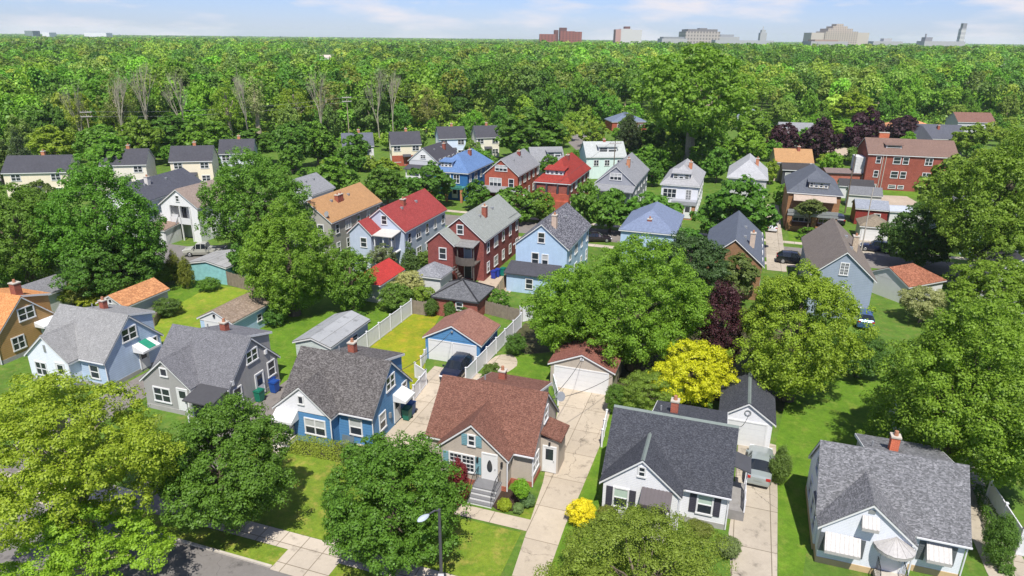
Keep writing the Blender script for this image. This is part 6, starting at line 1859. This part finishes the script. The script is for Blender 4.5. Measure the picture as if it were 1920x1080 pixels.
# ------------------------------------------------------------------ vehicles
M_tyre = plain((0.018, 0.018, 0.018), 0.8, 0.1, name='tyre')
M_rim = plain((0.42, 0.43, 0.44), 0.35, 0.05, 0.5, 0.7, name='rim')
M_cglass = plain((0.012, 0.016, 0.02), 0.04, 0.05, 0.7, name='car_glass')
M_red = plain((0.35, 0.015, 0.012), 0.25, 0.05, 0.6, name='tail_lamp')
M_lamp = plain((0.75, 0.76, 0.78), 0.15, 0.03, 0.6, name='head_lamp')
def paint(c, metal=0.35):
    m = plain(c, 0.28, 0.03, 0.6, metal, 'car_paint')
    b_ = m.node_tree.nodes['Principled BSDF']
    b_.inputs['Coat Weight'].default_value = 0.6
    b_.inputs['Coat Roughness'].default_value = 0.08
    return m
PROFILE = {   # stations along the length, 0 = front: (t, lower edge, belt height, top height, half width, cabin half width)
 'sedan': (4.85, 1.80, [(0, .32, .52, .55, .70, .5), (.03, .22, .64, .69, .82, .62), (.12, .2, .74, .80, .89, .70), (.29, .2, .88, .93, .9, .74), (.44, .2, .92, 1.40, .9, .60), (.55, .2, .93, 1.44, .9, .60), (.66, .2, .94, 1.40, .9, .60), (.83, .2, .95, 1.02, .9, .72), (.95, .22, .93, .97, .87, .70), (.99, .3, .84, .88, .80, .62), (1, .36, .6, .64, .72, .5)], (.30, .44, .66, .83)),
 'suv': (4.6, 1.86, [(0, .36, .66, .70, .72, .5), (.03, .26, .84, .90, .86, .66), (.13, .24, .96, 1.02, .92, .72), (.27, .24, 1.03, 1.08, .93, .76), (.40, .24, 1.06, 1.64, .93, .64), (.58, .24, 1.08, 1.68, .93, .64), (.84, .24, 1.10, 1.62, .93, .63), (.95, .26, 1.10, 1.2, .91, .70), (.99, .34, .95, 1.0, .86, .66), (1, .4, .7, .74, .76, .5)], (.27, .40, .84, .95)),
 'pickup': (5.8, 2.0, [(0, .42, .82, .86, .80, .6), (.02, .34, .98, 1.04, .95, .74), (.12, .32, 1.10, 1.16, .99, .8), (.23, .32, 1.14, 1.2, 1.0, .82), (.33, .32, 1.18, 1.84, 1.0, .7), (.45, .32, 1.18, 1.88, 1.0, .7), (.56, .32, 1.18, 1.84, 1.0, .7), (.60, .32, 1.16, 1.2, 1.0, .84), (.98, .36, 1.14, 1.16, 1.0, .84), (1, .42, 1.08, 1.1, .96, .8)], (.23, .33, .56, .60))}
def vehicle(name, label, u, v, yaw, col, kind, cat, metal=0.35):
    L, W, st, (w0, w1, w2, w3) = PROFILE[kind]
    p = P(u, v)
    r = thing(name, label, cat, p, yaw)
    body, ws, rw_, sd, sd2 = MB(), MB(), MB(), MB(), MB()
    S = []
    for t, zl, zb, zt, hw, cw in st:
        x = L / 2 - t * L
        S.append((t, [(x, -hw * .9, zl), (x, -hw, zl + (zb - zl) * .45), (x, -hw * .97, zb), (x, -cw, zt - .02 if zt - zb > .2 else zt), (x, -cw * .55, zt + .02), (x, 0, zt + .03), (x, cw * .55, zt + .02), (x, cw, zt - .02 if zt - zb > .2 else zt), (x, hw * .97, zb), (x, hw, zl + (zb - zl) * .45), (x, hw * .9, zl)]))
    for (t0, A), (t1, B_) in zip(S, S[1:]):
        for k in range(10):
            q = [A[k], A[k + 1], B_[k + 1], B_[k]]
            mb = body
            if k in (2, 7) and t0 >= w0 - .005 and t1 <= w3 + .005: mb = sd if k == 2 else sd2
            if k in (3, 4, 5, 6) and abs(t0 - w0) < .03 and abs(t1 - w1) < .03: mb = ws
            if k in (3, 4, 5, 6) and abs(t0 - w2) < .03 and abs(t1 - w3) < .03: mb = rw_
            mb.face(q)
        body.face([A[0], B_[0], B_[10], A[10]])
    body.face(S[0][1]); body.face(list(reversed(S[-1][1])))
    # pillars
    for (t0, A) in S:
        if w1 - .01 <= t0 <= w2 + .01:
            for s in (2, 7):
                a, b = Vector(A[s]), Vector(A[s + 1])
                body.tube(a, b, .045, .045, 5)
    m = paint(col, metal)
    body.build('body', m, r)
    ws.build('windscreen', M_cglass, r); rw_.build('rear_window', M_cglass, r); sd.build('side_window', M_cglass, r); sd2.build('side_window', M_cglass, r)
    R = .33 if kind == 'sedan' else .38
    for fx in (.17, .80):
        for sy in (-1, 1):
            tb, rb = MB(), MB()
            hw = W / 2
            tb.tube((0, -.12, 0), (0, .12, 0), R, R, 16)
            rb.tube((0, sy * .121, 0), (0, sy * .135, 0), R * .62, R * .58, 10)
            o = tb.build('wheel', M_tyre, r, (L / 2 - fx * L, sy * (hw - .11), R))
            rb.build('rim', M_rim, o)
    for sy in (-1, 1):
        hl, tl, mr = MB(), MB(), MB()
        z = st[1][2]
        hl.box(L/2 - .2, L/2 - .03, sy * W * .36 - .16, sy * W * .36 + .16, z - .1, z + .02)
        tl.box(-L/2 + .02, -L/2 + .16, sy * W * .37 - .15, sy * W * .37 + .15, st[-3][2] - .16, st[-3][2] + .0)
        xm = L/2 - (w0 + .05) * L
        mr.box(xm - .06, xm + .06, sy * W * .5 - (.02 if sy > 0 else .16), sy * W * .5 + (.16 if sy > 0 else .02), st[3][2] + .05, st[3][2] + .2)
        hl.build('headlight', M_lamp, r); tl.build('tail_light', M_red, r); mr.build('mirror', m, r)
    bp = MB()
    bp.box(-L/2 - .02, -L/2 + .12, -W * .42, W * .42, .38, .55)
    bp.box(-L/2 - .03, -L/2 - .02, -.26, .26, .66, .80)
    bp.build('bumper', m, r)
    if kind == 'pickup':
        bb = MB()
        x1, x0 = L/2 - .615 * L, -L/2 + .08
        bb.face([(x0, -.78, 1.21), (x1, -.78, 1.21), (x1, .78, 1.21), (x0, .78, 1.21)])
        bb.build('bed_cover', M_black, r)
    return r
vehicle('sedan_car', 'silver grey sedan parked in the drive, its tail towards us', 1422, 882, YAW + 90 - 3, (0.30, 0.335, 0.325), 'sedan', 'car', 0.25)
vehicle('suv_car', 'dark navy suv parked before the white double garage door', 857, 702, YAW + 90 + 180, (0.012, 0.016, 0.035), 'suv', 'car', 0.3)
vehicle('pickup_truck', 'grey green pickup truck parked beside the teal garage', 386, 478, 187, (0.40, 0.40, 0.35), 'pickup', 'pickup', 0.1)
vehicle('suv_car', 'black car parked at the kerb behind the grey gabled house', 1486, 493, YAW, (0.012, 0.014, 0.02), 'suv', 'car')
vehicle('sedan_car', 'white car standing in the drive left of the brown brick flat', 1446, 430, YAW + 90, (0.6, 0.61, 0.63), 'sedan', 'car', 0.1)
vehicle('suv_car', 'dark blue suv before the olive roofed white garage', 1642, 471, YAW + 180 - 8, (0.012, 0.018, 0.05), 'suv', 'car')
vehicle('suv_car', 'black suv in the drive right of the brown brick flat', 1571, 418, YAW + 90, (0.015, 0.016, 0.022), 'suv', 'car')
vehicle('sedan_car', 'dark car seen end-on right of the light blue house', 1117, 452, YAW + 20, (0.03, 0.02, 0.03), 'sedan', 'car')
vehicle('suv_car', 'blue car tucked beside the grey gabled house wall', 1616, 606, YAW + 90, (0.04, 0.10, 0.25), 'suv', 'car')

# ------------------------------------------------------------------ street lamp, poles, wires, bins
def z_at(p, v):
    lo, hi = 0.0, 60.0
    for _ in range(40):
        m = (lo + hi) / 2
        if proj(p.x, p.y, m)[1] > v: lo = m
        else: hi = m
    return lo
p = P(829, 1128)
r = thing('street_lamp', 'dark street lamp post with pale cobra head over the lawn', 'street lamp', p)
zt = z_at(p, 955)
b = MB(); b.tube((0, 0, 0), (0, 0, zt), 0.11, 0.075, 10); b.tube((0, 0, 0), (0, 0, 0.5), 0.17, 0.15, 10); b.build('pole', M_steel, r)
ax = Vector((-0.66, -0.75, 0)).normalized()
b = MB()
pts = [Vector((0, 0, zt - 0.1)), Vector((0, 0, zt)) + ax * 0.3 + Vector((0, 0, .1)), Vector((0, 0, zt)) + ax * 0.75 + Vector((0, 0, .12))]
for a, c in zip(pts, pts[1:]): b.tube(a, c, 0.05, 0.045, 6)
b.build('arm', M_steel, r)
b = MB()
hc = Vector((0, 0, zt)) + ax * 0.75 + Vector((0, 0, .1))
prev = None
for k in range(6):
    f = k / 5
    w = (0.07, .15, .19, .2, .17, .06)[k]
    c = hc + ax * f * 0.75
    q = [c + Vector((-ax.y, ax.x, 0)) * (w * math.cos(t)) + Vector((0, 0, 0.6 * w * math.sin(t))) for t in [j * math.pi / 4 for j in range(8)]]
    if prev:
        for j in range(8): b.face([prev[j], prev[(j + 1) % 8], q[(j + 1) % 8], q[j]])
    else: b.face(q)
    prev = q
b.face(prev)
b.build('lamp_head', plain((0.40, 0.45, 0.50), 0.4, 0.05, name='lamp_shell'), r)
b = MB(); b.box(-.16, .16, -.14, -.12, 1.5, 2.1); b.build('notice_plate', M_white, r)
def pole(u, v, vt, label, arms=2, m=M_palebark, rr=0.16, name='utility_pole', cat='utility pole', yaw=20):
    p = P(u, v)
    r = thing(name, label, cat, p, yaw)
    h_ = z_at(p, vt)
    b = MB(); b.tube((0, 0, 0), (0, 0, h_), rr, rr * 0.65, 8); b.build('pole', m, r)
    for k in range(arms):
        c = MB()
        z = h_ - 0.4 - k * 1.1
        c.box(-1.3, 1.3, -.14 - rr, -rr + .0, z - .1, z + .1)
        for x in (-1.2, -.5, .5, 1.2): c.tube((x, -.07 - rr, z + .1), (x, -.07 - rr, z + .32), .06, .04, 6)
        c.build('crossarm', plain((0.4, 0.38, 0.35), 0.8, name='crossarm_wood'), r)
    return (r, h_)
pa = pole(178, 296, 207, 'pale utility pole before the wood, left part of the picture')
pb = pole(656, 271, 180, 'utility pole with crossarms above the off white gabled house')
pc = pole(1007, 206, 162, 'utility pole half hidden in the middle of the wood', 2)
pole(1894, 215, 170, 'plain thin pole at the right edge of the wood', 0, M_conc, 0.22)
pole(1609, 500, 352, 'tall pale pole before the small dark red house', 0, M_conc, 0.10, 'flag_pole', 'pole')
pole(1584, 400, 288, 'dark pole between the brown flat and the brick row', 0, M_bark, 0.13)
pole(1548, 432, 388, 'dark street lamp pole before the brown flat', 0, M_steel, 0.09, 'lamp_pole', 'pole')
pole(1148, 360, 265, 'dark pole standing behind the grey gabled roof', 1, M_bark, 0.13)
def wire(a, ha, b_, hb, label, dx=0.0, r=0.035):
    A = Vector(a.location) + Vector((dx, 0, ha)); B_ = Vector(b_.location) + Vector((dx, 0, hb))
    m = MB()
    n = 16
    pts = [A.lerp(B_, k / n) - Vector((0, 0, 4 * 1.3 * (k / n) * (1 - k / n))) for k in range(n + 1)]
    for p0, p1 in zip(pts, pts[1:]): m.tube(p0, p1, r, r, 4, cap=False)
    tag(m.build('power_line', plain((0.2, 0.2, 0.2), 0.7, name='wire')), label, 'power line')
wire(pa[0], pa[1] - .3, pb[0], pb[1] - .3, 'upper power line strung between the left and middle utility poles')
wire(pa[0], pa[1] - 1.5, pb[0], pb[1] - 1.5, 'lower power line strung between the left and middle utility poles', 0.6)
wire(pb[0], pb[1] - .3, pc[0], pc[1] - .3, 'power line running from the middle pole into the wood')
def service(a, za, b_, zb, label):
    A, B_ = P(a[0], a[1], za), P(b_[0], b_[1], zb)
    m = MB()
    pts = [A.lerp(B_, k / 10) - Vector((0, 0, 4 * 0.35 * (k / 10) * (1 - k / 10))) for k in range(11)]
    for p0, p1 in zip(pts, pts[1:]): m.tube(p0, p1, 0.022, 0.022, 4, cap=False)
    tag(m.build('service_wire', plain((0.05, 0.05, 0.05), 0.7, name='wire_dark')), label, 'wire')
service((1034, 745), 5.2, (1094, 668), 3.5, 'thin wire from the beige house gable to its garage')
service((1034, 748), 5.0, (1150, 705), 2.6, 'second thin wire from the beige house to the garage corner')
service((750, 695), 4.6, (846, 622), 3.6, 'thin wire from the bright blue house to its garage')
service((1386, 800), 5.7, (1405, 775), 3.6, 'thin wire from the dark roofed white house to its garage')
service((892, 452), 5.6, (1148, 265), 9.0, 'thin wire crossing from the dark brick flat to the pole over the street')
def bin_(u, v, col, label, yaw=YAW):
    p = P(u, v)
    r = thing('wheelie_bin', label, 'bin', p, yaw)
    b = MB()
    lo = [(-.26, -.30, .08), (.26, -.30, .08), (.26, .28, .08), (-.26, .28, .08)]
    hi = [(-.31, -.38, 1.02), (.31, -.38, 1.02), (.31, .36, 1.02), (-.31, .36, 1.02)]
    b.face(lo[::-1]); b.face(hi)
    for k in range(4): b.face([lo[k], lo[(k + 1) % 4], hi[(k + 1) % 4], hi[k]])
    m = plain(col, 0.45, 0.06, 0.4, name='bin_plastic')
    b.build('body', m, r)
    l = MB(); l.extrude([(-.34, -.42, 1.03), (.34, -.42, 1.03), (.34, .40, 1.03), (-.34, .40, 1.03)], (0, 0, .06)); l.extrude([(-.28, -.34, 1.09), (.28, -.34, 1.09), (.28, .34, 1.09), (-.28, .34, 1.09)], (0, 0, .05))
    l.build('lid', plain(tuple(x * .8 for x in col), 0.45, 0.06, 0.4, name='bin_plastic'), r)
    for s in (-1, 1):
        w = MB(); w.tube((s * .3 - .03, .30, .12), (s * .3 + .03, .30, .12), .12, .12, 10); w.build('wheel', M_tyre, r)
bin_(516, 735, (0.015, 0.07, 0.30), 'blue wheeled bin by the grey house side door')
bin_(509, 729, (0.018, 0.06, 0.26), 'second blue bin just behind the first at the grey house')
bin_(488, 752, (0.01, 0.16, 0.10), 'green wheeled bin standing beside the grey house wall')
bin_(764, 786, (0.01, 0.13, 0.09), 'dark green bin under the white awning of the bright blue house')
bin_(771, 776, (0.02, 0.10, 0.30), 'blue bin behind the green one at the bright blue house')
bin_(926, 522, (0.02, 0.04, 0.30), 'blue bin beside the dark brick flat')
bin_(933, 519, (0.02, 0.05, 0.34), 'right blue bin of the pair beside the dark brick flat')
bin_(943, 517, (0.0, 0.16, 0.12), 'teal green bin at the tan fence by the dark brick flat')
def garden_chair(u, v, label, col=(0.10, 0.13, 0.15), yaw=0):
    r = thing('garden_chair', label, 'chair', P(u, v), yaw)
    m = plain(col, 0.5, 0.05, name='chair_paint')
    s = MB(); s.box(-.28, .28, -.28, .28, .38, .43); s.build('seat', m, r)
    s = MB(); s.extrude([(-.28, .26, .4), (.28, .26, .4), (.28, .42, 1.0), (-.28, .42, 1.0)], (0, .04, 0)); s.build('backrest', m, r)
    for x in (-.25, .25):
        for y in (-.25, .25):
            s = MB(); s.box(x - .03, x + .03, y - .03, y + .03, 0, .38); s.build('leg', m, r)
garden_chair(644, 842, 'left dark chair in front of the bright blue house', yaw=YAW)
garden_chair(656, 845, 'right dark chair in front of the bright blue house', yaw=YAW + 15)

# ------------------------------------------------------------------ haze
hz = MB()
hz.box(-7000, 7000, -60, 7600, -1.0, 82.0)
m_h = bpy.data.materials.new('haze')
m_h.use_nodes = True
th = m_h.node_tree
th.nodes.clear()
vo_, oo_ = th.nodes.new('ShaderNodeVolumePrincipled'), th.nodes.new('ShaderNodeOutputMaterial')
vo_.inputs['Color'].default_value = (0.80, 0.90, 1.0, 1)
vo_.inputs['Density'].default_value = HAZE
th.links.new(vo_.outputs[0], oo_.inputs['Volume'])
ho = hz.build('haze', m_h)
tag(ho, 'thin bluish summer haze over the whole neighbourhood', kind='stuff')
